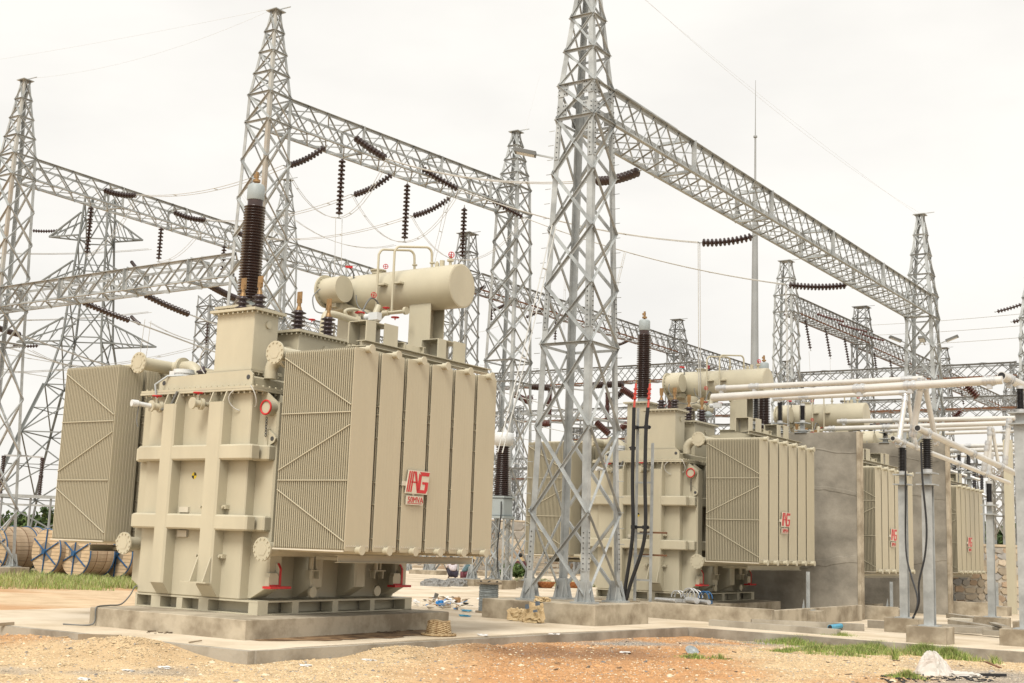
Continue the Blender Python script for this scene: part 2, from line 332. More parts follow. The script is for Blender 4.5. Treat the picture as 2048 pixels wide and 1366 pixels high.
    # --- turrets
    def turret(x0, x1, y0, y1, zb, zt, zl, name='bushing_turret'):
        q = MB(); q.box(x0, x1, y0, y1, zb, zt, .012); tu = q.build(name, c, T)
        q = MB(); q.box(x0 - .1, x1 + .1, y0 - .1, y1 + .1, zt + .001, zt + .05)
        if zl: q.box(x0 - .09, x1 + .09, y0 - .09, y1 + .09, zl, zl + .03); q.box(x0 - .085, x1 + .085, y0 - .085, y1 + .085, zl + .034, zl + .06)
        q.build('turret_flange', c, tu)
        q = MB()
        for zz in ([zt] + ([zl] if zl else [])):
            n = max(5, int((x1 - x0) / .1)); bolts(q, (x0 - .07, y0 - .07, zz), (x1 + .07, y0 - .07, zz), n, .016, .045); m_ = max(5, int((y1 - y0) / .1)); bolts(q, (x1 + .07, y0 - .07, zz), (x1 + .07, y1 + .07, zz), m_, .016, .045)
        stuff(q.build('flange_bolts', c, tu))
        q = MB(); yc = (y0 + y1) / 2 + .05; q.cyl((x1, yc, zt - .22), (x1 + .03, yc, zt - .22), .07, 14); q.build('inspection_cap', c, tu); return tu
    turret(-1.27, -.28, .20, .84, 4.39, 5.85, 4.69)
    turret(-1.15, -.16, 1.28, 2.72, 4.61, 5.60, None)
    turret(-2.62, -1.92, 1.55, 2.25, 4.61, 6.27, None)
    # --- bushings
    def small_bushing(x, y, z, hp, n, r, hb):
        q = MB(); q.cyl((x, y, z), (x, y, z + .04), r * .8, 14); q.lathe((x, y, z + .04), (0, 0, 1), shed_profile(hp, r * .55, r, n), 18); o = q.build('low_voltage_bushing', M['porc_purple'], T)
        q = MB(); q.cyl((x, y, z + .04 + hp), (x, y, z + hp + .12), r * .45, 12, r * .3); q.cyl((x, y, z + hp + .12), (x, y, z + hp + .04 + hb * .55), r * .25, 10)
        q.box(x - .045, x + .045, y - .03, y + .03, z + hp + hb * .45, z + hp + hb * .66); q.box(x - .06, x + .06, y - .012, y + .012, z + hp + hb * .62, z + hp + hb); q.build('bushing_terminal', M['brass'], o)
    for x, y in ((-.86, .43), (-.42, .43)): small_bushing(x, y, 5.90, .26, 3, .135, .40)
    for x, y in ((-.52, 1.62), (-.46, 2.42)): small_bushing(x, y, 5.65, .42, 5, .15, .42)
    x, y, z = -2.27, 1.95, 6.32
    q = MB(); q.cyl((x, y, z), (x, y, z + .16), .19, 20, .17); q.build('bushing_collar', M['bushcap'], T)
    q = MB(); q.lathe((x, y, z + .16), (0, 0, 1), shed_profile(2.05, (.17, .16), (.245, .225), 34), 28); hv = q.build('high_voltage_bushing', M['porc'], T)
    q = MB(); q.cyl((x, y, z + 2.21), (x, y, z + 2.36), .16, 20); q.build('bushing_neck', M['porc'], hv)
    q = MB(); q.lathe((x, y, z + 2.33), (0, 0, 1), [(0, .17), (.02, .18), (.30, .18), (.34, .15), (.36, .06)], 24); q.build('bushing_head', M['bushcap'], hv)
    q = MB(); q.cyl((x, y, z + 2.69), (x, y, z + 2.95), .035, 10); q.cyl((x, y, z + 2.73), (x, y, z + 2.78), .08, 10); q.box(x - .07, x + .03, y - .03, y + .03, z + 2.83, z + 2.9); q.build('bushing_terminal', M['brass'], hv)
    # --- conservator and its small drum
    cy, cz_, R = 5.9, 7.36, .495
    q = MB(); q.cyl((-3.25, cy, cz_), (.30, cy, cz_), R, 40); q.lathe((.30, cy, cz_), (1, 0, 0), [(0, R - .004), (.012, R - .03), (.016, .02)], 40, False); con = q.build('conservator', c, T)
    q = MB(); q.cyl((-2.95, 5.05, 7.34), (-2.41, 5.05, 7.36), .31, 32); dr = q.build('tap_changer_drum', c, T)
    q = MB(); flange(q, (-2.99, 5.05, 7.34), (1, 0, 0), .385, .045, 18, .015); q.build('drum_flange', c, dr)
    q = MB(); q.box(-3.0, -2.5, 5.1, 5.75, 6.90, 7.05); q.box(-2.9, -2.6, 5.0, 5.4, 6.95, 7.1); q.build('drum_saddle', c, T)
    q = MB(); q.cyl((-2.1, cy - .05, cz_ + R - .03), (-2.1, cy - .05, cz_ + R + .07), .15, 18); q.cyl((-2.1, cy - .05, cz_ + R + .05), (-2.1, cy - .05, cz_ + R + .075), .19, 18); q.build('manhole_neck', c, con)
    for xx in (-.05,):
        q = MB(); q.cyl((xx, cy, cz_ + R - .02), (xx, cy, cz_ + R + .22), .035, 10); q.cyl((xx, cy, cz_ + R + .1), (xx, cy, cz_ + R + .14), .08, 10); q.build('vent_pipe', c, con); wheel('valve_handwheel', (xx, cy, cz_ + R + .24), (.8, -.6, 0), .065, con)
    q = MB(); q.cyl((-.28, cy, cz_ + R - .03), (-.28, cy, cz_ + R + .14), .06, 10); q.poly([(-.47, cy - .02, cz_ + R - .03), (-.37, cy - .02, cz_ + R - .03), (-.37, cy - .02, cz_ + R + .09), (-.42, cy - .02, cz_ + R + .14), (-.47, cy - .02, cz_ + R + .09)], (0, 1, 0), .03); q.build('lifting_lug', c, con)
    wheel('valve_handwheel', (-1.85, cy - .1, cz_ + R + .12), (.7, -.7, 0), .055, con)
    # bent vent pipes over the conservator
    for x0, x1, zt in ((-1.62, -1.05, .42), (-1.16, -.55, .44)):
        yf = cy - R - .14; z0 = cz_ - .62; zt = cz_ + R + zt; r = .14
        pts = [(x0, yf, z0), (x0, yf, zt - r)] + [tuple(p) for p in arc((x0 + r * .4, yf + r, zt - r), (-.3, -.95, 0), (0, 0, 1), r, 0, math.pi / 2, 5)][1:] + [tuple(p) for p in arc((x1 - r * .3, cy - .05 - r, zt - r), (.4, .9, 0), (0, 0, 1), r, math.pi / 2, 0, 5)] + [(x1, cy - .02, cz_ + R - .02)]
        q = MB(); q.tube(pts, .028, 8); q.cyl((x1, cy - .02, cz_ + R + .09), (x1, cy - .02, cz_ + R + .12), .06, 10); q.box(x0 - .02, x0 + .2, yf, cy - R + .08, cz_ + .06, cz_ + .10); q.build('vent_pipe', c, T)
    yf = cy - R - .14
    q = MB(); q.tube([(-1.75, yf - .1, cz_ - .63), (-.75, yf - .02, cz_ - .60)], .03, 8); q.cyl((-.77, yf - .02, cz_ - .60), (-.71, yf - .02, cz_ - .60), .09, 12); q.cyl((-1.35, yf - .06, cz_ - .62), (-1.2, yf - .06, cz_ - .62), .065, 12); q.build('drain_pipe', c, T)
    wheel('valve_handwheel', (-1.28, yf - .05, cz_ - .56), (0, 0, 1), .075, T); wheel('valve_handwheel', (-1.62, yf - .12, cz_ - .2), (.8, -.6, 0), .06, T); wheel('valve_handwheel', (-2.75, 4.4, 6.50), (0, 0, 1), .07, T)
    # supports
    for xx in (-.62, -2.75):
        q = MB()
        q.box(xx - .30, xx + .30, 5.60, 5.625, 4.30, 7.02); q.box(xx - .30, xx + .30, 6.10, 6.125, 4.30, 7.02); q.box(xx - .012, xx + .012, 5.625, 6.10, 4.30, 6.98)
        for zz in (4.9, 5.45, 5.95): q.box(xx - .29, xx + .29, 5.626, 6.099, zz, zz + .02)
        q.box(xx - .34, xx + .34, 5.55, 6.18, 4.28, 4.298); q.build('conservator_support', c, T)
    q = MB(); q.box(-3.1, -.2, 5.5, 6.2, 4.22, 4.278); q.box(-2.6, -.1, 4.362, 5.5, 4.05, 4.22); q.build('support_bracket', c, T)
    # oil pipe from the cover to the conservator
    xo = -1.25; A_ = lambda u, v: at(u, v, 'x', xo)
    p0, p1, p2, p3 = A_(648, 640), A_(662, 628), A_(742, 650), A_(757, 612)
    q = MB(); q.tube(spline([Vector((xo, p0.y, 4.61)), Vector((xo, p0.y, 5.4)), p0, p1, p1.lerp(p2, .5), p2, p2.lerp(p3, .3), p3], 5), .075, 12); d = (p2 - p1).normalized()
    for t in (.62, .78, .9): c_ = p1.lerp(p2, t); q.cyl(c_ - d * .02, c_ + d * .02, .125, 14)
    c_ = p1.lerp(p2, .96); q.lathe(c_ - d * .12, d, [(0, .08), (.02, .14), (.22, .14), (.24, .08)], 14); q.build('oil_pipe', c, T)
    c_ = p1.lerp(p2, .70); q = MB(); q.cyl(c_, c_ + Vector((0, 0, .16)), .035, 8); q.build('valve_stem', c, T); wheel('valve_handwheel', c_ + Vector((0, 0, .14)), (0, 0, 1), .10, T); wheel('valve_handwheel', A_(790, 640), (0, 0, 1), .085, T)
    q = MB(); q.tube(spline([A_(700, 640), A_(690, 622), A_(715, 620), A_(728, 640)], 5), .035, 8); q.build('bypass_pipe', c, T)
    q = MB(); q.tube([(-1.35, 3.6, 4.6), (-1.35, 3.6, 6.1)], .022, 7); q.cyl((-1.35, 3.6, 5.45), (-1.35, 3.6, 5.49), .07, 10); q.cyl((-1.35, 3.6, 5.53), (-1.35, 3.6, 5.57), .07, 10); q.build('vent_pipe', c, T)
    for pl_, r_ in (([A_(724, 648), A_(726, 622), A_(741, 597), A_(756, 606), A_(761, 634)], .02), ([at(640, 578, 'x', -2.6), at(626, 594, 'x', -2.4), at(630, 620, 'x', -2.0), at(648, 626, 'x', -1.4), at(664, 618, 'x', -.9)], .014), ([at(706, 575, 'x', -2.6), at(707, 548, 'x', -2.6), at(698, 534, 'x', -2.6)], .018), ([at(712, 590, 'x', -1.9), at(716, 612, 'x', -1.8), at(735, 628, 'x', -1.5), at(748, 645, 'x', -1.25)], .013)):
        q = MB(); q.tube(spline(pl_, 6), r_, 6); q.build('cable_loop', M['hose'], T)
    q = MB(); e_ = at(698, 534, 'x', -2.6); q.bar(e_ - Vector((.06, .06, 0)), e_ + Vector((.06, .06, 0)), .05); q.build('cable_end', M['red'], T)
    q = MB(); q.lathe((-2.45, cy, cz_ - R - .36), (0, 0, 1), [(0, .16), (.05, .18), (.42, .46), (.46, .40)], 24); q.build('conservator_sump', c, con)
    q = MB(); q.lathe((-1.0, 4.05, 6.05), (0, 0, 1), [(0, .06), (.02, .14), (.12, .15), (.2, .05)], 16); q.build('breather_cap', M['bushcap'], T)
    q = MB(); q.cyl((-1.0, 4.2, 6.45), (-.85, 4.2, 6.45), .07, 14); q.box(-.86, -.62, 4.12, 4.28, 6.37, 6.53); q.build('oil_gauge', M['white'], T)
    # --- radiator headers and elbows
    for sx in (1, -1):
        hx = .62 if sx > 0 else -3.02
        for zz, nm in ((4.96, 'top'), (1.48, 'low')):
            q = MB(); q.cyl((hx, -.10, zz), (hx, 4.25, zz), .125, 18); hd = q.build('radiator_header', c, T)
            q = MB(); flange(q, (hx, -.10, zz), (0, -1, 0), .21, .035, 12); q.cyl((hx, -.136, zz), (hx, -.142, zz), .12, 6, smooth=False); q.build('header_flange', c, hd)
            if nm == 'top':
                ex, ey = ((.0, .45) if sx > 0 else (-2.28, .72))
                d = -sx
                pts = [(hx, ey, zz)] + [tuple(p) for p in arc((ex - d * .25, ey, zz - .26), (d, 0, 0), (0, 0, 1), .26, math.pi / 2, 0, 7)] + [(ex + d * .01, ey, 4.58)]
                e = MB(); e.tube(pts, .125, 16); e.build('pipe_elbow', c, T)
                e = MB(); mx_ = hx + d * .28; flange(e, (mx_, ey, zz), (1, 0, 0), .2, .03, 12); flange(e, (mx_ + .035, ey, zz), (1, 0, 0), .2, .03, 0); e.build('elbow_flange', c, T)
            else:
                e = MB(); yy = .75; e.cyl((hx, yy, zz), (0 if sx > 0 else -2.7, yy, zz), .11, 14); e.cyl((hx, 3.2, zz), (0 if sx > 0 else -2.7, 3.2, zz), .11, 14); e.build('pipe_stub', c, T)
    # --- radiators: six a side, 24 plates each
    W, Zb, Zt, TH, NP = .640, 1.50, 4.955, .0185, 34
    def plate_mesh(dv, n):  # outline of one pressed plate, drawn up its height
        pts = [];
        for i in range(n):
            y0 = i * W / n
            pts += [(y0 + .010, 0), (y0 + W / n - .010, 0), (y0 + W / n, dv)]
        pts[-1] = (W, 0.004); pts = [(0, .004)] + pts
        prof = [(y, d) for y, d in pts] + [(y, TH - d) for y, d in reversed(pts)]
        mb = MB(); k = len(prof); ch = .04
        for z, g in ((Zb, .03), (Zb + ch, 0), (Zt - ch, 0), (Zt, .03)):
            mb.v += [(d if g == 0 else TH / 2 + (d - TH / 2) * .6, W / 2 + (y - W / 2) * (1 - g * 2), z) for y, d in prof]
        for r_ in range(3):
            for i in range(k): mb.f.append((r_ * k + i, r_ * k + (i + 1) % k, r_ * k + k + (i + 1) % k, r_ * k + k + i)); mb.sm.append(False)
        mb.f += [tuple(range(k - 1, -1, -1)), tuple(range(3 * k, 4 * k))]; mb.sm += [False, False]
        return mb.mesh('radiator_plate', M['cream_fin'])
    pm = plate_mesh(.006, 10); pm_flat = plate_mesh(.0012, 8); pm_deep = plate_mesh(.0115, 9)
    nozz = MB(); nozz.cyl((0, 0, 0), (.12, 0, 0), .062, 14); nozz.cyl((.10, 0, 0), (.125, 0, 0), .08, 14); nozzm = nozz.mesh('nozzle_cap', c)
    for sx in (1, -1):
        xa, xb = (.885, 2.50) if sx > 0 else (-5.195, -3.60)
        pitch = (xb - xa - TH) / (NP - 1)
        hx = .62 if sx > 0 else -3.02
        for i in range(6):
            y0 = -.125 + .7365 * i; yc = y0 + W / 2
            q = MB()
            for zz in (Zt - .035, Zb + .035): q.cyl((hx, yc, zz + (.03 if zz > 3 else -.03)), ((xb - .01) if sx > 0 else (xa + .01), yc, zz + (.03 if zz > 3 else -.03)), .052, 12)
            if i > 0:
                for zz in (4.0, 3.85, 3.45, 2.68, 2.30, 1.72): q.box(min(xa, xb) + .02, max(xa, xb) - .01, y0 - .012, y0 + .003, zz, zz + .014)
            rd = q.build('radiator', M['cream_fin'], T)
            if sx < 0 and i > 1:
                src = pm.copy() if False else pm; vs = np.empty(len(src.vertices) * 3); src.vertices.foreach_get('co', vs); vs = vs.reshape(-1, 3); fs = [tuple(p.vertices) for p in src.polygons]; q = MB()
                for k in range(NP): q.add([(a + xa + k * pitch, b + y0, c_) for a, b, c_ in vs], fs)
                stuff(q.build('radiator_plates', M['cream_fin'], rd))
            for k in range(NP if (sx > 0 or i < 2) else 0):
                link('radiator_plate', (pm_flat if sx > 0 else pm_deep) if k == NP - 1 else pm, rd, Vector((xa + k * pitch, y0, 0)))
            if sx > 0:
                for zz in (Zt + .0, Zb + .02): link('nozzle_cap', nozzm, rd, Vector((xb - .002, yc, zz)))
                q = MB(); q.box(xb + .001, xb + .006, y0 + .03, y0 + W - .03, Zb + .075, Zb + .085)
                for j in range(10): q.box(xb + .001, xb + .007, y0 + .04 + j * .06, y0 + .055 + j * .06, Zb + .09, Zb + .105)
                stuff(q.build('weld_spots', M['whitep'], rd))
            if i == 0:
                for (za, zb_) in ((4.84, 3.96), (3.84, 3.84), (2.85, 3.62), (2.68, 2.68), (2.52, 1.66)):
                    q = MB(); q.bar((xa + .01, y0 - .012, za), (xb - .01, y0 - .012, zb_), .015); q.build('brace_rod', M['cream'], rd)
                q = MB(); q.bar((xa, y0 - .02, Zb), (xb, y0 - .02, Zb), .025); q.build('brace_rod', M['whitep'], rd)
        q = MB(); xm = 1.95 if sx > 0 else -4.6; q.ibeam((xm, .35, 1.36), (xm, 4.35, 1.36), .12, .13, .012); q.box(xm - 1.0 if sx > 0 else xm, xm if sx > 0 else xm + 1.0, .9, .96, 1.32, 1.38); q.build('radiator_rail', c, T)
    # --- steel frame over the right radiator bank, with its boxes
    q = MB(); q.ibeam((1.7, .95, 5.23), (1.7, 5.0, 5.23), .22, .11, .014); q.build('frame_rail', c, T)
    q = MB()
    for yy in (1.28, 1.98, 2.72, 3.45, 4.2): q.box(1.64, 1.76, yy - .02, yy + .02, 5.02, 5.172)
    q.build('rail_foot', c, T)
    for yb in (1.15, 3.35):
        q = MB(); q.box(1.62, 1.645, yb, yb + .26, 5.29, 5.68); q.box(1.62, 1.645, yb + .52, yb + .92, 5.29, 5.72); q.box(1.25, 1.62, yb + .28, yb + .30, 5.29, 5.66); q.box(1.2, 1.63, yb + .02, yb + .9, 5.685, 5.70); q.box(1.2, 1.225, yb, yb + .9, 5.29, 5.68); q.build('frame_box', c, T)
    q = MB()
    for yb in (2.3, 2.9): q.box(.2, 1.62, yb, yb + .02, 5.20, 5.44); q.box(.2, 1.62, yb - .06, yb + .08, 5.441, 5.455)
    for xx in (.3, .75, 1.2, 1.55): q.box(xx, xx + .015, 2.321, 2.9, 5.2, 5.44)
    q.box(-.16, .2, 2.3, 2.92, 5.15, 5.30); q.build('cross_beam', c, T)
    # --- name plates
    q = MB(); yl, wl_, z0, hl = 1.40, .655, 2.555, .40
    F = lambda u, v: (2.548, yl + u * wl_, z0 + v * hl)
    q.poly([F(-.03, -.03), F(.94, -.03), F(1.03, 1.02), F(.09, 1.02)], (-1, 0, 0), .018); q.box(2.503, 2.53, yl - .08, yl + .02, z0 + .12, z0 + .2); q.box(2.503, 2.53, yl + .2, yl + .26, z0 - .04, z0 + .02); pl = q.build('name_plate', M['whitep'], T)
    q = MB()
    for p in ([(0, .04), (.045, .04), (.16, .97), (.12, .97)], [(.08, .04), (.135, .04), (.25, .97), (.20, .97)], [(.175, .04), (.225, .04), (.33, .97), (.285, .97)], [(.335, .97), (.43, .97), (.53, .18), (.47, .02)],
              [(.21, .46), (.46, .46), (.45, .52), (.22, .52)], [(.58, .97), (1.01, .97), (.99, .80), (.66, .80)], [(.55, .90), (.66, .80), (.60, .17), (.48, .17)], [(.475, .02), (.86, .02), (.93, .165), (.475, .165)], [(.80, .166), (.93, .166), (.965, .53), (.845, .53)], [(.70, .42), (.843, .42), (.845, .53), (.70, .53)]):
        q.poly([F(u, v) for u, v in p], (1, 0, 0), .006)
    q.build('logo_lettering', M['red'], pl)
    q = MB(); q.box(2.53, 2.545, yl + .02, yl + .50, z0 - .21, z0 - .05); p2 = q.build('rating_plate', M['whitep'], T)
    me = text_mesh('50MVA', .148, .003, M['red'])
    link('rating_lettering', me, p2, Vector((2.549, yl + .055, z0 - .168)), (math.pi / 2, 0, math.pi / 2))
    q = MB(); q.box(2.5455, 2.549, yl + .05, yl + .47, z0 - .188, z0 - .178); q.build('rating_underline', M['red'], p2)
    # --- front fittings
    q = MB(); q.cyl((-1.36, -.004, 2.77), (-1.36, 0, 2.77), .062, 20); q.build('balance_mark', M['yellow'], T)
    q = MB()
    for a0 in (0, math.pi): q.poly([(-1.36, -.0045, 2.77)] + [(-1.36 + .06 * math.cos(a0 + i * math.pi / 8), -.0045, 2.77 + .06 * math.sin(a0 + i * math.pi / 8)) for i in range(5)], (0, -1, 0), .002)
    q.build('balance_mark', M['black'], T)
    for x, z, w_, h_, d_ in ((-1.53, 1.70, .25, .12, .05), (-1.54, 2.14, .24, .10, .04)):
        q = MB(); q.box(x - w_ / 2, x + w_ / 2, -d_, 0, z - h_ / 2, z + h_ / 2); q.build('label_holder', M['whitep'], T)
    for x, z in ((-1.0, 2.20), (-.43, 2.20), (-1.02, 1.32), (-.43, 1.32)):
        q = MB(); q.box(x - .05, x + .05, -.10, -.0, z - .035, z + .035); q.cyl((x, -.14, z), (x, -.1, z), .022, 8); q.build('earthing_boss', M['cream'], T)
    q = MB(); q.box(-1.06, -.42, -.42, -.256, .84, .862)
    for x in (-.84, -.515): q.poly([(x, -.256, .863), (x, -.42, .863), (x, -.256, 1.30)], (1, 0, 0), .02)
    q.build('gusset_shelf', c, T)
    def valve(x, z, tip):
        q = MB(); q.tube([(x + .06, -.0, z), (x, -.16, z)], .045, 10); q.cyl((x, -.16, z), (x - .02, -.22, z), .11, 16); q.cyl((x - .02, -.22, z), (x - .06, -.34, z), .07, 12); q.cyl((x - .06, -.34, z), (x - .065, -.37, z), .11, 16); q.cyl((x - .03, -.26, z), (x - .03, -.26, z + .16), .028, 8); v = q.build('sampling_valve', c, T)
        wheel('valve_handwheel', (x - .03, -.26, z + .14), (0, 0, 1), .085, v)
        if tip:
            q = MB(); q.cyl((x - .07, -.37, z), (x - .13, -.62, z + .02), .045, 10); q.cyl((x - .13, -.62, z + .02), (x - .16, -.74, z + .02), .065, 10); q.build('hose_tail', M['white'], v)
            q = MB(); q.tube([(x - .12, -.6, z), (x - .13, -.62, z - .3), (x - .1, -.6, z - .42)], .012, 6); q.tube([(x + .08, -.22, z - .06), (x + .3, -.2, z), (x + .42, -.17, z + .28)], .025, 7); q.build('drip_tube', M['hose'], v)
    valve(-1.10, 4.08, False); valve(-2.22, 4.06, True)
    q = MB(); q.tube([(-2.35, -.16, 4.1), (-2.45, -.16, 4.5), (-2.3, 0.0, 4.68), (-2.1, .2, 4.7)], .022, 7); q.build('cable_conduit', M['galv'], T)
    q = MB(); q.cyl((-2.25, .35, 4.60), (-2.25, .35, 4.67), .10, 18); q.cyl((-2.25, .35, 4.67), (-2.25, .35, 4.84), .20, 24); q.cyl((-2.25, .35, 4.76), (-2.25, .35, 4.79), .215, 24); q.box(-2.42, -2.28, .14, .28, 4.70, 4.80); q.build('pressure_relief', M['white'], T)
    q = MB(); q.lathe((-1.78, .40, 4.6), (0, 0, 1), [(0, .085), (.16, .085), (.17, .12), (.20, .12), (.22, .06), (.30, .03)], 16); q.build('earth_bushing', M['porc_purple'], T)
    for pts in ([(-1.33, -.0, 5.15), (-1.5, .02, 5.05), (-1.55, .06, 4.85), (-1.4, .1, 4.70)], [(-.32, -.16, 4.30), (-.5, -.2, 4.2), (-.45, -.12, 4.0), (-.28, -.02, 3.95)], [(.1, -.16, 4.38), (.28, -.14, 4.2), (.2, -.06, 4.0), (.06, .02, 4.02)]):
        q = MB(); sp = []
        P = [Vector(p) for p in pts]
        for i in range(13):
            u = i / 12; a = P[0] * (1 - u) ** 3 + P[1] * 3 * u * (1 - u) ** 2 + P[2] * 3 * u * u * (1 - u) + P[3] * u ** 3; sp.append(a)
        q.tube(sp, .010, 6); q.build('bonding_strap', M['wire'], T)
    # --- right corner fittings
    q = MB(); q.cyl((.30, .34, 4.0), (.30, .07, 4.0), .14, 24); q.box(.05, .44, .30, .40, 3.9, 4.1); pt = q.build('flanged_port', c, T)
    q = MB(); rr = [(.30 + .125 * math.cos(2 * math.pi * i / 24), .06, 4.0 + .125 * math.sin(2 * math.pi * i / 24)) for i in range(25)]; q.tube(rr, .018, 8); q.build('port_ring', M['red'], pt)
    q = MB()
    for i in range(7): q.tube([(.30 + .02 * math.cos(a) * (i % 2), .10 + .02 * math.cos(a) * (1 - i % 2), 3.80 - i * .05 + .032 * math.sin(a)) for a in [2 * math.pi * j / 8 for j in range(9)]], .007, 5)
    q.build('chain', M['bolt'], pt)
    q = MB(); q.box(.23, .31, .14, .218, 3.22, 3.62); q.poly([(.311, .16, 3.30), (.46, .16, 3.38), (.50, .16, 3.45), (.46, .16, 3.50), (.311, .16, 3.60)], (0, 1, 0), .04); lg = q.build('lifting_lug', c, T)
    q = MB(); q.cyl((.41, .155, 3.44), (.41, .165, 3.44), .042, 14); q.build('lug_hole', M['bolt'], lg)
    for yb in (.12, 3.60):
        q = MB(); q.poly([(.462, yb + .05, .835), (.462, yb + .27, .835), (.462, yb + .27, 1.0), (.462, yb + .24, 1.06), (.462, yb + .05, 1.06)], (1, 0, 0), .10); q.box(.463, .563, yb + .03, yb + .05, .835, 1.0); q.poly([(.30, yb + .28, .835), (.56, yb + .28, .835), (.56, yb + .28, 1.14), (.50, yb + .28, 1.23), (.36, yb + .28, 1.23), (.30, yb + .28, 1.14)], (0, 1, 0), .05); pj_ = q.build('jacking_lug', c, T)
        q = MB(); q.box(.463, .66, yb - .02, yb + .50, .79, .833); q.box(.561, .572, yb + .28, yb + .33, .835, 1.14); q.box(.561, .575, yb + .05, yb + .27, .8345, .86); q.bar((.566, yb + .305, 1.142), (.505, yb + .305, 1.234), .012, .05, up=(0, 1, 0)); q.build('jacking_pad', M['red'], pj_)
        q = MB(); q.cyl((.42, yb + .272, 1.10), (.42, yb + .282, 1.10), .045, 14); q.build('lug_hole', M['bolt'], pj_)
    for yb in (1.15, 3.0):
        q = MB(); q.box(.46, .60, yb, yb + .34, 1.10, 1.12); q.box(.46, .58, yb + .03, yb + .05, .96, 1.10); q.box(.46, .58, yb + .28, yb + .30, .96, 1.10); q.cyl((.53, yb + .1, 1.12), (.53, yb + .1, 1.42), .05, 10); q.tube([(.52, yb + .25, 1.12), (.52, yb + .25, 1.42)], .03, 8); q.cyl((.50, yb + .18, .72), (.55, yb + .18, .72), .10, 14); q.build('drain_valve', c, T)
    return T
T1 = make_transformer()
T1['label'] = 'nearest cream power transformer on its own plinth, its red lettered plate largest'
OFFS = [(.363, 16.913, -.065), (.897, 25.491, -.272), (.808, 36.257, -.294)]
for off, lab in zip(OFFS, ('cream power transformer behind the big lattice tower, before the first concrete wall', 'cream power transformer between the two concrete fire walls', 'farthest cream power transformer, beyond the second concrete fire wall')):
    t = copy_tree(T1, off); t['label'] = lab
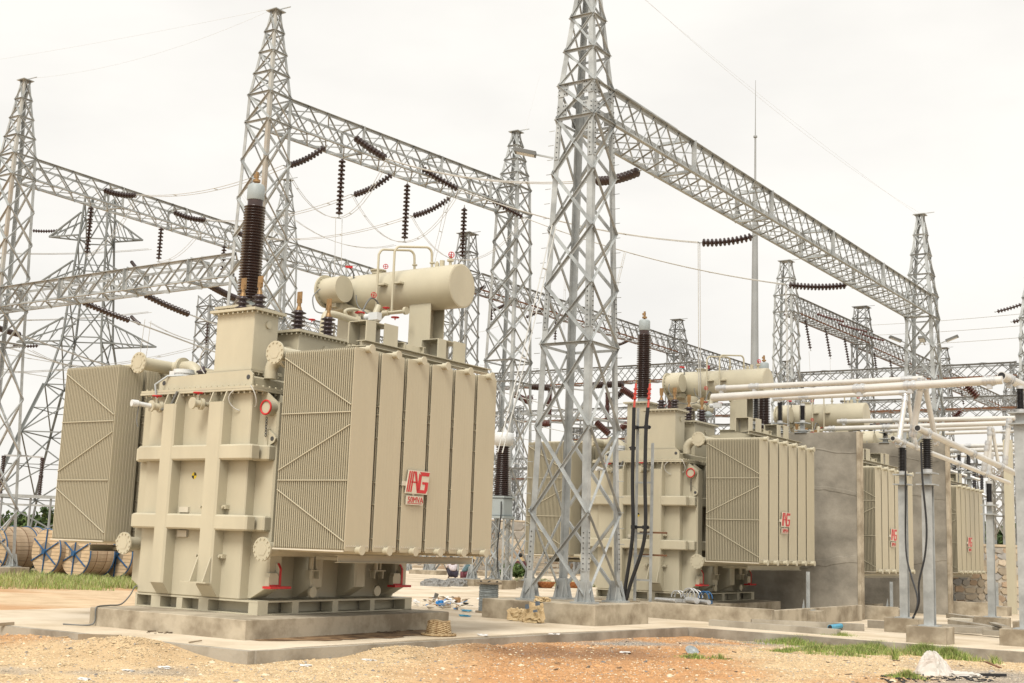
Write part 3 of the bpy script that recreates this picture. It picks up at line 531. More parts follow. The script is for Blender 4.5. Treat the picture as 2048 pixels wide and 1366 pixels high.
# ------------------------------------------------------------------ steel gantries
def onground(u, v):
    y = 10.0
    x = -8.0
    for _ in range(40): P = at(u, v, 'z', gz(y, x)); y = y * .4 + P.y * .6; x = P.x
    return P
def tower(name, label, x, y, zb, zr, wb, wr, zt, wt, zp, wp, nb, nm, npk, m='galv', leg=.15, br=.08, indiv=True, group=None, old=None, zlow=None, rings=(), cap=True, found=True):
    T = thing(name, (x, y, zb), label, 'tower', group)
    zlow = zlow if zlow is not None else zt - 1.0
    def wz(z):
        if z <= zr: return wb + (wr - wb) * (z - zb) / (zr - zb)
        if z <= zt: return wr + (wt - wr) * (z - zr) / (zt - zr)
        return wt + (wp - wt) * (z - zt) / (zp - zt)
    t = max(.012, leg * .09)
    for sx in (-1, 1):
        for sy in (-1, 1):
            q = MB(); zs = [zb, zr, zt, zp]
            for k, z in enumerate(zs):
                cx, cy = x + sx * wz(z) / 2, y + sy * wz(z) / 2; lw = leg if z <= zt else leg * .6
                q.v += [(cx, cy, z), (cx - sx * lw, cy, z), (cx - sx * lw, cy - sy * t, z), (cx - sx * t, cy - sy * t, z), (cx - sx * t, cy - sy * lw, z), (cx, cy - sy * lw, z)]
            for k in range(3):
                for i in range(6):
                    f = (k * 6 + i, k * 6 + (i + 1) % 6, k * 6 + 6 + (i + 1) % 6, k * 6 + 6 + i); q.f.append(f if sx * sy > 0 else f[::-1]); q.sm.append(False)
            q.f += [tuple(range(5, -1, -1)), tuple(range(18, 24))]; q.sm += [False, False]
            q.build('leg', M[old] if old and (sx, sy) == (1, -1) else M[m], T)
    lv = [zb + (zr - zb) * (i / nb) for i in range(nb + 1)] + [zr + (zlow - zr) * (i / nm) for i in range(1, nm + 1)] + [zt] + [zt + (zp - zt) * (i / npk) for i in range(1, npk + 1)]
    ringz = [zr, zlow, zt] + list(rings) + [zt + (zp - zt) * (i / npk) for i in range(1, npk)]
    allb = MB()
    def put(p, q, wd, up, off, nm_='brace', mm=None):
        u = Vector(up); p = Vector(p) - u * off; q = Vector(q) - u * off
        b = MB() if indiv else allb
        b.angle(p, q, wd, max(.008, wd * .12), up=-u if off > .02 else u)
        if indiv: b.build(nm_, mm or M[m], T)
    faces = [((-1, -1), (1, -1), (0, -1, 0)), ((1, -1), (1, 1), (1, 0, 0)), ((1, 1), (-1, 1), (0, 1, 0)), ((-1, 1), (-1, -1), (-1, 0, 0))]
    C_ = lambda s_, z: (x + s_[0] * wz(z) / 2, y + s_[1] * wz(z) / 2, z)
    for fi, (a, b, up) in enumerate(faces):
        for k in range(len(lv) - 1):
            z0, z1 = lv[k] + (.12 if k == 0 else 0), lv[k + 1]; bw = br if z0 < zt - .01 else br * .7
            put(C_(a, z0), C_(b, z1), bw, up, .016, mm=M[old] if old and fi == 0 and k > 2 else None); put(C_(b, z0), C_(a, z1), bw, up, -.006)
        for z in ringz: put(C_(a, z), C_(b, z), br, up, -.012 if z > zb else 0, 'ring_bar')
    if not indiv: stuff(allb.build('bracing', M[m], T))
    if cap:
        q = MB(); e = wp / 2 + .12; q.box(x - e, x + e, y - e, y + e, zp, zp + .03); q.bar((x - e - .1, y, zp + .06), (x + e + .35, y + .1, zp + .10), .03); q.build('cap_plate', M[m], T)
    if found:
        for sx in (-1, 1):
            for sy in (-1, 1):
                cx, cy = x + sx * (wb / 2 - .08), y + sy * (wb / 2 - .08); q = MB(); e = .25
                q.box(cx - e, cx + e, cy - e, cy + e, zb - .03, zb + .012)
                for dx, dy in ((sx * .09, 0), (0, sy * .09)):
                    for dd in (-1, 1):
                        pass
                for o_ in (-.10, .085):
                    q.poly([(cx - .22, cy + o_, zb + .012), (cx + .22, cy + o_, zb + .012), (cx + .10, cy + o_, zb + .48), (cx - .10, cy + o_, zb + .48)], (0, 1, 0), .014)
                    q.poly([(cx + o_, cy - .22, zb + .012), (cx + o_, cy + .22, zb + .012), (cx + o_, cy + .10, zb + .48), (cx + o_, cy - .10, zb + .48)], (1, 0, 0), .014)
                q.build('base_plate', M[m], T)
    return T, wz
def girder(label, p, q, wd, z0, z1, n, m='galv', ch=.10, lc=.045, indiv=True, group=None, posts=None, old=None, xbot=True):
    p = Vector(p); q = Vector(q); d = (q - p); Ln = d.length; d.normalize(); s = Vector((d.y, -d.x, 0))
    T = thing('lattice_girder', (p.x, p.y, z0), label, 'girder', group)
    P = lambda t, a, z: p + d * (t * Ln) + s * (a * wd / 2) + Vector((0, 0, z - p.z))
    allb = MB()
    def put(a, b, w_, up, off, nm='lacing', mm=None):
        u = Vector(up); bb = MB() if indiv else allb
        bb.angle(a + u * off, b + u * off, w_, max(.008, w_ * .12), up=u)
        if indiv: bb.build(nm, mm or M[m], T)
    for a in (-1, 1):
        for z in (z0, z1):
            c = MB(); up = Vector((0, 0, 1 if z == z1 else -1)); c.angle(P(0, a, z), P(1, a, z), ch, .014, up=-up, flip=-1 if (a > 0) == (z == z1) else 1)
            c.build('chord', M[old] if old and z == z0 else M[m], T)
    for k in range(n):
        t0, t1 = k / n, (k + 1) / n
        for a in (-1, 1):
            up = s * a
            put(P(t0, a, z0), P(t1, a, z1), lc, up, .012); put(P(t0, a, z1), P(t1, a, z0), lc, up, -.012)
        for z in (z0, z1):
            up = Vector((0, 0, 1 if z == z1 else -1)); e = 1 if k % 2 else -1
            put(P(t0, -e, z), P(t1, e, z), lc, up, .01)
            if xbot and z == z0: put(P(t0, e, z), P(t1, -e, z), lc, up, -.014)
    for t in (posts or []):
        for a in (-1, 1): put(P(t, a, z0), P(t, a, z1), ch * 1.3, s * a, .02, 'post')
        for z in (z0, z1): put(P(t, -1, z), P(t, 1, z), ch, Vector((0, 0, 1)), -.02, 'post')
    if not indiv: stuff(allb.build('lacing', M[m], T))
    return T
def footing(label, x0, x1, y0, y1, z0, z1, m='concrete'):
    q = MB(); q.box(x0, x1, y0, y1, z0, z1, .015); return tag(q.build('concrete_footing', M[m], org=((x0 + x1) / 2, (y0 + y1) / 2, z0)), label, 'footing', 'concrete footings in the yard')
# nearest gantry
GA, wzA = tower('lattice_tower', 'tallest galvanised lattice tower, in front of the second transformer, its top cut by the frame', .87, 10.15, .45, 6.6, 1.66, 1.37, 13.28, 1.02, 17.0, .26, 3, 4, 4, leg=.155, br=.07, group='gantry towers', zlow=12.38)
for sx in (-1, 1):
    for sy in (-1, 1):
        for z0, z1 in ((1.15, 2.1), (6.95, 8.0), (11.3, 12.2), (12.4, 12.75), (12.95, 13.3)):
            q = MB(); b = MB(); zm = (z0 + z1) / 2; cx, cy = .87 + sx * wzA(zm) / 2, 10.15 + sy * wzA(zm) / 2; k = sx * (wzA(z1) - wzA(z0)) / 2
            wd = .13 if z1 < 12.3 else .30
            a0 = Vector((cx - k / 2, cy - sy * abs(k) / 2 * -1, z0)); a1 = Vector((cx + k / 2, cy + sy * -abs(k) / 2, z1))
            for P0, P1, nrm, tn in ((a0, a1, Vector((0, sy, 0)), Vector((-sx, 0, 0))), (a0, a1, Vector((sx, 0, 0)), Vector((0, -sy, 0)))):
                q.poly([P0 + nrm * .008 + tn * .02, P0 + nrm * .008 + tn * wd, P1 + nrm * .008 + tn * wd, P1 + nrm * .008 + tn * .02], nrm, .010)
                n = int((z1 - z0) / .13) + 1
                for i in range(n):
                    for w_ in ((.075,) if wd < .2 else (.05, .2, .26)):
                        c_ = P0.lerp(P1, (i + .5) / n) + nrm * .018 + tn * w_; b.cyl(c_, c_ + nrm * .022, .014, 6, smooth=False)
            sp = q.build('splice_plate', M['galv'], GA); stuff(b.build('splice_bolts', M['bolt'], sp))
q = MB()
for i in range(28):
    z = 1.8 + i * .38
    for s_ in ((-1, -1), (1, 1)):
        cx, cy = .87 + s_[0] * wzA(z) / 2, 10.15 + s_[1] * wzA(z) / 2; q.cyl((cx, cy - .06, z), (cx + s_[0] * .16, cy - .06, z), .009, 5)
stuff(q.build('step_bolts', M['galv'], GA))
q = MB(); q.box(.87 + .45, .87 + .60, 10.66, 14.2, 13.32, 13.345); q.build('top_plate', M['galv'], GA)
footing('long tan concrete footing under the tallest lattice tower, beside the paper sacks', -.95, 2.15, 8.95, 11.6, -.1, .42)
GB, _ = tower('lattice_tower', 'lattice tower at the far right end of the long nearest girder, with floodlights', 1.15, 39.5, -.2, 6.6, 1.75, 1.45, 13.28, 1.1, 17.0, .26, 3, 4, 4, leg=.14, br=.07, group='gantry towers', zlow=12.26)
girder('longest lattice girder, running from the tallest tower to the upper right', (.87 + .0, 10.67, 12.4), (1.15, 38.95, 12.3), 1.0, 12.36, 13.30, 38, ch=.115, lc=.036, posts=(.16, .36, .56, .76), group='gantry girders', old=None)
# second row
G2A, _ = tower('lattice_tower', 'weathered lattice tower behind the tall bushing of the nearest transformer', -14.0, 13.7, .3, 9.0, 1.9, 1.4, 16.8, 1.05, 19.95, .26, 4, 5, 4, leg=.13, br=.07, group='gantry towers', old='galv_old', zlow=15.8)
G2B, _ = tower('lattice_tower', 'lattice tower between the nearest transformer and the tallest tower, its base behind the wire reel', -12.66, 27.15, .3, 9.3, 1.85, 1.42, 16.8, 1.05, 19.35, .26, 4, 5, 4, leg=.13, br=.07, group='gantry towers', zlow=15.7, rings=(8.4,))
girder('middle lattice girder hung with dark strings above the nearest transformer', (-14.0, 14.22, 15.8), (-12.66, 26.6, 15.75), 1.0, 15.78, 16.8, 14, ch=.10, lc=.045, posts=(.28, .62, .86), group='gantry girders')
# third row at the left
G3A, _ = tower('lattice_tower', 'lattice tower at the left edge of the picture with a capped tip', -28.5, 13.9, .2, 9.0, 2.0, 1.4, 16.8, 1.05, 20.1, .26, 4, 5, 4, leg=.13, br=.07, group='gantry towers', old='galv_old', zlow=15.9)
G3B, _ = tower('lattice_tower', 'slim lattice tower seen just right of the tallest dark bushing', -29.0, 30.1, 0, 9.0, 2.0, 1.4, 16.8, 1.05, 20.2, .26, 4, 5, 4, leg=.12, br=.065, group='gantry towers', zlow=15.8)
G3C, _ = tower('lattice_column', 'lattice column mostly hidden behind the oil drum of the nearest transformer', -29.0, 43.9, 0, 9.0, 1.9, 1.4, 15.9, 1.1, 16.75, 1.05, 4, 5, 1, leg=.12, br=.065, group='gantry towers', indiv=False, cap=False)
girder('left lattice girder sloping from the left tower down to the tall bushing', (-28.5, 14.42, 15.9), (-29.0, 29.55, 15.85), 1.0, 15.86, 16.8, 16, ch=.10, lc=.042, posts=(.3, .55, .8), group='gantry girders')
girder('left lattice girder continuing right behind the small conservator drum', (-29.0, 30.65, 15.85), (-29.0, 43.3, 15.8), 1.0, 15.82, 16.8, 13, ch=.10, lc=.042, posts=(.3, .7), group='gantry girders')
girder('lower lattice girder rising to the right across the left side', (-33.5, 13.85, 10.35), (-14.6, 13.65, 10.4), .9, 10.33, 11.15, 22, ch=.10, lc=.052, posts=(.3, .5, .7, .88), group='gantry girders', xbot=False)
# far rows
def ftower(label, x, y, zt, zp, wp, m='galv_far', zb=-.3):
    return tower('lattice_tower', label, x, y, zb, 9, 1.9, 1.35, zt, 1.1, zp, wp, 4, 5, 2, m=m, leg=.12, br=.07, indiv=False, group='distant gantry towers', found=False, cap=True)[0]
ftower('flat topped lattice tower directly behind the oil drum of the nearest transformer', -24.3, 39.9, 16.8, 19.0, .7)
ftower('dark distant lattice tower right of the second tall bushing', -23.6, 65.4, 16.8, 18.3, .6)
ftower('distant lattice tower behind the tapered mast', -23.4, 86.5, 16.8, 18.2, .6)
for a, b, lab in ((40.5, 64.8, 'distant lattice girder crossing behind the tallest tower'), (66, 85.9, 'distant lattice girder behind the second oil drum')):
    girder(lab, (-24.1, a, 15.8), (-23.7, b, 15.8), .95, 15.8, 16.8, 26, m='galv_far', indiv=False, group='distant gantry girders', old='rust' if a < 50 else None)
ftower('distant lattice tower right of the tapered mast with three strings on its girder', -10.6, 53.4, 16.8, 18.9, .55, m='galv')
ftower('distant dark lattice tower below the long girder at right', -10.3, 66.4, 16.8, 18.4, .8)
ftower('distant lattice tower behind the far right gantry tower', -10.1, 86, 16.8, 18.5, .7); ftower('distant lattice tower near the right edge behind the tubes', -9.8, 108.5, 16.8, 18.5, .7)
for a, b, lab in ((54, 65.8, 'distant lattice girder with three hanging strings'), (67, 85.4, 'distant lattice girder passing behind the far right gantry tower'), (86.6, 107.9, 'distant lattice girder at right under the thick tube')):
    girder(lab, (-10.5, a, 15.8), (-10.1, b, 15.8), .95, 15.8, 16.8, 20, m='galv_far', indiv=False, group='distant gantry girders', old='rust')
for lab, x0, x1, y, z0, z1, n in (('distant cross girder between the lattice tower legs at mid height', -36, -19.5, 60, 13.05, 14.2, 16), ('upper distant cross girder left of the right gantry tower', -12.6, .9, 60.3, 12.35, 13.2, 14), ('lower distant cross girder behind the bus tubes', -9.0, 1.2, 58.6, 10.3, 11.05, 10), ('low distant cross girder behind the second transformer', -30, -10.0, 62, 9.3, 10.2, 18), ('lowest distant cross girder behind the first lattice footing', -40, -18, 64, 6.6, 7.5, 18)):
    g = girder(lab, (x0, y, z0), (x1, y, z0), .9, z0, z1, n, m='galv_far', indiv=False, group='distant cross girders', old='rust')
for i, (x, y, h) in enumerate(((-36, 60, 14.2), (-19.5, 60, 14.2), (-12.7, 60.3, 13.2), (.9, 60.3, 13.2), (-30, 62, 10.2), (-10, 62, 10.2), (-40, 64, 7.5), (-18, 64, 7.5))):
    tower('lattice_column', 'thin grey lattice column carrying a distant cross girder', x, y, -.4, h * .5, 1.1, .9, h - .2, .8, h, .8, 4, 4, 1, m='galv_far', leg=.10, br=.06, indiv=False, group='thin distant lattice columns', found=False, cap=False, zlow=h - 1)
# extra far steelwork
tower('lattice_tower', 'slim distant lattice tower left of the turret of the nearest transformer', -43.0, 38.2, -.4, 9, 1.9, 1.3, 15.9, 1.15, 16.6, 1.1, 5, 6, 1, m='galv_far', leg=.12, br=.07, indiv=False, group='distant gantry towers', found=False, cap=False)
girder('distant lattice girder running behind the turret of the nearest transformer', (-43, 38.8, 15.7), (-43, 62, 15.7), .95, 15.7, 16.6, 22, m='galv_far', indiv=False, group='distant gantry girders')
for lab, x0, x1, y, z0, z1, n in (('far back cross girder behind the tallest tower, upper', -50, -24, 78, 12.6, 13.6, 20), ('far back cross girder behind the tallest tower, lower', -48, -24, 76, 8.2, 9.2, 20), ('far back cross girder behind the right hand tubes, upper', -16, 6, 78, 11.6, 12.6, 18), ('far back cross girder behind the right hand tubes, lower', -16, 6, 74, 7.4, 8.3, 18), ('far back low cross girder behind the second transformer', -36, -14, 80, 6.0, 7.0, 18)):
    girder(lab, (x0, y, z0), (x1, y, z0), .9, z0, z1, n, m='galv_far', indiv=False, group='distant cross girders', old='rust')
rs = random.Random(77)
for i in range(16):
    x = -48 + i * 3.4 + rs.uniform(-.8, .8); y = rs.choice((66, 70, 74, 78)); h = rs.uniform(7, 13.5)
    tower('lattice_column', 'thin grey lattice column in the far switchyard clutter', x, y, -.4, h * .5, 1.0, .8, h - .2, .6, h, .6, 4, 4, 1, m='galv_far', leg=.09, br=.05, indiv=False, group='thin lattice columns in the far clutter', found=False, cap=False, zlow=h - 1)
# tower at the right edge
tower('lattice_tower', 'lattice tower cut by the right edge of the picture', 4.3, 47.5, -.4, 9, 1.9, 1.4, 13.4, 1.1, 16.4, .3, 4, 4, 3, m='galv', leg=.12, br=.065, group='gantry towers', indiv=False, found=False)
# transmission pylon far left
def pylon():
    x, y = -49.6, 34.2; T = thing('transmission_pylon', (x, y, -.3), 'dark grey transmission pylon with wide arms behind the left girders', 'pylon')
    d = Vector((.83, .56, 0)); e = Vector((-.56, .83, 0)); q = Vector((x, y, 0))
    ws = [(-.3, 4.4), (3.5, 3.6), (7.5, 2.6), (10.5, 1.75), (13.6, 1.2), (16.5, 1.05), (20, .85), (23, .72)]
    Pt = lambda i, s_: q + d * (s_[0] * ws[i][1]) + e * (s_[1] * ws[i][1]) + Vector((0, 0, ws[i][0]))
    cs = [(-1, -1), (1, -1), (1, 1), (-1, 1)]
    for s_ in cs:
        b = MB()
        for i in range(len(ws) - 1): b.angle(Pt(i, s_), Pt(i + 1, s_), .16, .02)
        b.build('leg', M['pylon'], T)
    b = MB()
    for k in range(4):
        a, c = cs[k], cs[(k + 1) % 4]
        for i in range(len(ws) - 1):
            b.bar(Pt(i, a), Pt(i + 1, c), .07); b.bar(Pt(i, c), Pt(i + 1, a), .07)
            b.bar(Pt(i, a), Pt(i, c), .07); mid = (Pt(i, a) + Pt(i, c) + Pt(i + 1, a) + Pt(i + 1, c)) / 4
            b.bar(mid, (Pt(i, a) + Pt(i + 1, a)) / 2, .05); b.bar(mid, (Pt(i, c) + Pt(i + 1, c)) / 2, .05)
    stuff(b.build('bracing', M['pylon'], T))
    for z, ln in ((13.3, 4.4), (20.2, 3.0), (17.0, 3.6)):
        for sg in (-1, 1):
            b = MB(); tip = q + d * (sg * ln) + Vector((0, 0, z)); wl = np.interp(z, [w_[0] for w_ in ws], [w_[1] for w_ in ws])
            for s2 in (-1, 1):
                r0 = q + d * (sg * wl) + e * (s2 * wl) + Vector((0, 0, z)); r1 = q + d * (sg * wl * .95) + e * (s2 * wl * .95) + Vector((0, 0, z + 1.5))
                b.bar(r0, tip, .09); b.bar(r1, tip, .09)
                for u in (.25, .5, .75): b.bar(r0.lerp(tip, u), r1.lerp(tip, u - .2), .05)
            for u in (.2, .45, .7): b.bar((q + d * (sg * wl) + e * wl + Vector((0, 0, z))).lerp(tip, u), (q + d * (sg * wl) - e * wl + Vector((0, 0, z))).lerp(tip, u), .05)
            stuff(b.build('cross_arm', M['pylon'], T))
pylon()
# tapered mast
q = MB(); mx_, my_ = -7.95, 42.3
q.cyl((mx_, my_, -.4), (mx_, my_, 20.2), .30, 20, .12); MST = thing('lightning_mast', (mx_, my_, -.4), 'tall tapered grey lightning mast with a thin rod on top', 'mast'); q.build('pole', M['galv_far'], MST)
q = MB(); q.cyl((mx_, my_, 20.2), (mx_, my_, 20.3), .19, 14); q.cyl((mx_, my_, 20.3), (mx_, my_, 22.9), .055, 10, .045); q.cyl((mx_, my_, 22.9), (mx_, my_, 22.98), .1, 12); q.build('upper_tube', M['galv_far'], MST)
q = MB(); q.cyl((mx_, my_, 22.98), (mx_, my_, 26.0), .03, 8, .012); q.build('rod', M['galv_far'], MST)

# ------------------------------------------------------------------ insulator strings
_dm = {}
def disc(r, pitch, mk):
    k = (round(r, 3), round(pitch, 3), mk)
    if k not in _dm:
        q = MB(); h = pitch; q.lathe((0, 0, 0), (0, 0, 1), [(0, r * .35), (h * .30, r * .42), (h * .45, r * .88), (h * .60, r), (h * .74, r * .93), (h * .78, r * .4), (h * .99, r * .22)], 14)
        _dm[k] = q.mesh('disc', M[mk])
    return _dm[k]
def string(p, q, label, r=.135, sag=.06, pitch=.155, mk='porc', group='insulator strings', parts=True, tail=.12):
    p = Vector(p); q = Vector(q); T = thing('insulator_string', p, label, 'insulator', group)
    Ln = (q - p).length; n = max(5, int((Ln - tail * 2) / pitch)); st = (Ln - tail * 2) / n; u0 = tail / Ln; du = st / Ln
    cv = lambda t: p.lerp(q, t) - Vector((0, 0, sag * 4 * t * (1 - t)))
    big = MB()
    for i in range(n):
        a, b = cv(u0 + i * du), cv(u0 + (i + 1) * du)
        if parts: link('disc', disc(r, st, mk), T, a, (b - a).to_track_quat('Z', 'Y').to_euler())
        else: big.lathe(a, b - a, [(0, r * .4), (st * .35, r * .5), (st * .5, r), (st * .7, r * .95), (st * .75, r * .35), (st, r * .3)], 8)
    if not parts: stuff(big.build('disc', M[mk], T))
    f = MB(); f.cyl(p, cv(u0), .02, 6); f.cyl(cv(1 - u0), q, .02, 6); f.bar(q - Vector((0, .09, 0)), q + Vector((0, .09, 0)), .03, .03)
    f.build('string_fitting', M['galv'], T); return q
def wire(pts, label, r=.016, twin=0.0, m='wire', group='overhead conductors', cat='wire', name='conductor_wire'):
    q = MB(); o = Vector(pts[0])
    if twin:
        for s_ in (-1, 1): q.tube([Vector(p) + Vector((0, s_ * twin / 2, 0)) for p in pts], r, 5)
        for i in range(2, len(pts) - 1, 4):
            p = Vector(pts[i]); q.cyl(p - Vector((0, twin / 2, 0)), p + Vector((0, twin / 2, 0)), r * 1.6, 5)
    else: q.tube(pts, r, 6)
    return tag(q.build(name, M[m], org=o), label, cat, group)
ends = {}
# near girder: three tension strings pulling left
for k, (a, b, lab) in {'n1': ((1283, 340), (1190, 362), 'dark tension string seen through the tallest tower'), 'n2': ((1512, 471), (1398, 485), 'dark tension string left of the tapered mast under the long girder'), 'n3': ((1698, 570), (1572, 569), 'dark tension string under the far half of the long girder')}.items():
    P = at(*a, 'x', .45); ends[k] = string(P, at(*b, 'x', .45 - (1.9 if k == 'n1' else 2.0)), lab, r=.145, sag=.09, pitch=.14, group='tension strings on the long girder')
# middle girder towards the viewer
for k, (a, b, lab) in {'m1': ((706, 272), (775, 318), 'tension string in front of the middle girder, nearest its left tower'), 'm2': ((840, 334), (920, 380), 'tension string in front of the middle girder, halfway along it'), 'm3': ((960, 385), (1050, 436), 'tension string in front of the middle girder, at its right end')}.items():
    P = at(*a, 'x', -12.9); ends[k] = string(P, at(*b, 'x', -11.3), lab, r=.135, sag=.04, group='strings on the middle girder')
for k, (a, b, lab) in {'l1': ((655, 290), (570, 332), 'tension string under the left end of the middle girder, pulling left'), 'l2': ((788, 345), (705, 390), 'tension string under the middle of the girder, pulling left'), 'l3': ((905, 392), (823, 432), 'tension string under the right end of the middle girder, pulling left')}.items():
    P = at(*a, 'x', -13.5); ends[k] = string(P, at(*b, 'x', -15.4), lab, r=.13, sag=.14, pitch=.135, group='strings on the middle girder')
for k, (a, v, lab) in {'v1': ((685, 312), 436, 'hanging vertical string below the middle girder, leftmost of three'), 'v2': ((815, 362), 484, 'hanging vertical string below the middle girder, above the bent pipes'), 'v3': ((929, 410), 520, 'hanging vertical string above the right end of the oil drum')}.items():
    P = at(*a, 'x', -13.3); ends[k] = string(P, (P.x, P.y, zat(P.x, P.y, v)), lab, r=.135, sag=0, group='strings on the middle girder')
for k, (a, v, lab) in {'w1': ((183, 408), 512, 'hanging vertical string below the left girder, in front of the pylon'), 'w2': ((323, 450), 524, 'hanging vertical string below the left girder, halfway along'), 'w3': ((449, 486), 546, 'hanging vertical string left of the tall bushing')}.items():
    P = at(*a, 'x', -28.6); ends[k] = string(P, (P.x, P.y, zat(P.x, P.y, v)), lab, r=.13, sag=0, group='strings on the left girder')
for k, (a, b, lab) in {'t1': ((204, 378), (277, 390), 'tension string in front of the left girder, nearest the left tower'), 't2': ((344, 422), (416, 440), 'tension string in front of the left girder, second from the left tower'), 't3': ((468, 460), (520, 476), 'tension string in front of the left girder, partly behind the tall bushing')}.items():
    P = at(*a, 'x', -28.0); ends[k] = string(P, at(*b, 'x', -26.2), lab, r=.13, sag=.12, pitch=.135, group='strings on the left girder')
for k, (a, b, lab) in {'x1': ((160, 601), (263, 642), 'slanting string under the lower left girder, second from the left'), 'x2': ((284, 586), (382, 630), 'slanting string under the lower left girder, third from the left'), 'x3': ((414, 567), (480, 600), 'slanting string under the lower left girder, beside the tall bushing'), 'x0': ((-30, 645), (42, 670), 'slanting string at the left picture edge')}.items():
    P = at(*a, 'y', 14.2); ends[k] = string(P, at(*b, 'y', 16.6), lab, r=.13, sag=.04, group='strings on the lower left girder')
# far strings, too small for separate discs
def fstr(a, b, ax, v0, v1, lab, r=.11, mk='porc', g='distant insulator strings'): return string(at(*a, ax, v0), at(*b, ax, v1), lab, r=r, sag=.05, mk=mk, group=g, parts=False, pitch=.16)
def fver(a, v, ax, v0, lab, r=.11, mk='porc', dx=0):
    P = at(*a, ax, v0); return string(P, (P.x + dx, P.y, zat(P.x, P.y, v)), lab, r=r, sag=0, mk=mk, group='distant insulator strings', parts=False, pitch=.16)
fver((985, 572), 645, 'x', -24, 'distant hanging string right of the oil drum'); fver((1112, 618), 684, 'x', -24, 'distant hanging string beside the left leg of the tallest tower'); fver((416, 640), 694, 'x', -34, 'distant thin hanging string left of the turret')
fver((1418, 728), 760, 'x', -24, 'distant hanging string right of the dark far tower'); 
fstr((972, 572), (945, 582), 'x', -24, -25.5, 'distant slanting string beside the oil drum end'); fstr((1020, 604), (985, 620), 'x', -24, -25.6, 'distant slanting string left of the middle tower'); fstr((1090, 616), (1050, 635), 'x', -24, -25.6, 'distant slanting string between the middle and tallest towers')
fstr((1265, 676), (1235, 690), 'x', -24, -25.6, 'distant slanting string left of the second tall bushing'); fstr((1432, 732), (1400, 748), 'x', -24, -25.6, 'distant slanting string above the second oil drum')
for i, (a, v, lab, dx) in enumerate((((1610, 636), 702, 'leftmost hanging string of the far right girder', .35), ((1650, 652), 718, 'second hanging string of the far right girder', .35), ((1688, 672), 735, 'third hanging string of the far right girder', .35), ((1748, 702), 755, 'fourth hanging string of the far right girder', .2), ((1780, 716), 768, 'fifth hanging string of the far right girder', .2), ((1896, 765), 800, 'hanging string below the thick tube, left of the brown arm', .2), ((1922, 778), 812, 'hanging string below the thick tube, above the brown arm', .2))): fver(a, v, 'x', -10.3, lab, dx=dx)
for a, b, lab in (((1630, 626), (1692, 644), 'reddish string lying along the far right girder, upper'), ((1672, 646), (1738, 664), 'reddish string lying along the far right girder, middle'), ((1715, 665), (1772, 682), 'reddish string lying along the far right girder, lower')): fstr(a, b, 'x', -9.9, -8.2, lab, mk='porc_red')
fstr((2060, 602), (1990, 624), 'x', 3.2, 1.4, 'string at the right picture edge, upper', .12); fstr((2060, 632), (2022, 644), 'x', 3.2, 2.2, 'string at the right picture edge, lower', .12)
ptA = fstr((120, 461), (62, 461), 'y', 33.0, 32.0, 'string at the tip of the upper pylon arm', .12); fstr((80, 691), (22, 691), 'y', 31.8, 30.8, 'string at the tip of the lower pylon arm', .12)
fstr((262, 522), (285, 548), 'y', 36.5, 35.5, 'string on the right side of the pylon, upper', .12); fstr((262, 632), (280, 648), 'y', 36.5, 35.5, 'string on the right side of the pylon, lower', .12)
# conductors between the rows
G = 'overhead conductors'
for a, b, lab in (('m1', 'n1', 'nearest twin conductor from the middle girder to the tallest tower'), ('m2', 'n2', 'twin conductor from the middle girder to the string by the mast'), ('m3', 'n3', 'twin conductor from the middle girder to the far string')):
    wire(catenary(ends[a], ends[b], .35, 14), lab, r=.017, twin=.18)
for a, b, lab in (('l1', 't1', 'twin conductor between the left and middle girders, upper'), ('l2', 't2', 'twin conductor between the left and middle girders, middle'), ('l3', 't3', 'twin conductor between the left and middle girders, lower')):
    wire(catenary(ends[a], ends[b], .4, 14), lab, r=.013, twin=.22)
for a, b, c_, lab in (('m1', 'v1', 'l1', 'hanging jumper loop under the middle girder, left'), ('m2', 'v2', 'l2', 'hanging jumper loop under the middle girder, centre'), ('m3', 'v3', 'l3', 'hanging jumper loop under the middle girder, right')):
    wire(catenary(ends[a], ends[b], .5, 8)[:-1] + catenary(ends[b], ends[c_], .5, 8), lab, r=.011, twin=.14)
for a, b, lab in (('w1', 't1', 'jumper loop under the left girder beside the pylon'), ('w2', 't2', 'jumper loop under the left girder, centre'), ('w3', 't3', 'jumper loop under the left girder by the bushing')):
    wire(catenary(ends[a], ends[b], .5, 8), lab, r=.011, twin=.16)
for k, zz, lab in (('v1', 3, 'pair of thin drop wires left of the bent pipes'), ('v3', 4, 'pair of thin drop wires beside the oil drum')):
    P = ends[k]; wire([P, P + Vector((.15, 0, -3)), P + Vector((.2, .2, -6.5)), P + Vector((.1, .2, -9.5))], lab, r=.011, twin=.35)
for k, lab in (('n2', 'thin drop wires from the string by the mast'), ('n3', 'thin drop wires from the far string')):
    P = ends[k]; wire([P, P + Vector((.05, 0, -3)), P + Vector((.05, 0.1, -5.6)), P + Vector((.5, .4, -8))], lab, r=.014, twin=.14)
for k, tgt, lab in (('x1', (-24, 70, 9), 'twin line running off to the right from the lower left girder, second'), ('x2', (-18.5, 75, 9), 'twin line running off to the right from the lower left girder, third'), ('x0', (-32, 70, 8), 'twin line running off from the left picture edge'), ('x3', (-14.5, 75, 9.5), 'twin line running off behind the turret')):
    wire(catenary(ends[k], tgt, 1.6, 16), lab, r=.018, twin=.25)
P2 = at(1037, 262, 'y', 27.15); 
for a, b, lab in (((-28.5, 13.9, 20.2), (-14.0, 13.7, 20.1), 'thin earth wire from the left tower tip to the weathered tower tip'), ((.87, 10.15, 17.1), (1.15, 39.5, 17.1), 'thin earth wire above the long girder'), ((-14, 13.7, 20.1), (-60, 16, 26), 'thin earth wire leaving to the upper left')):
    wire(catenary(a, b, .5, 12), lab, r=.003)
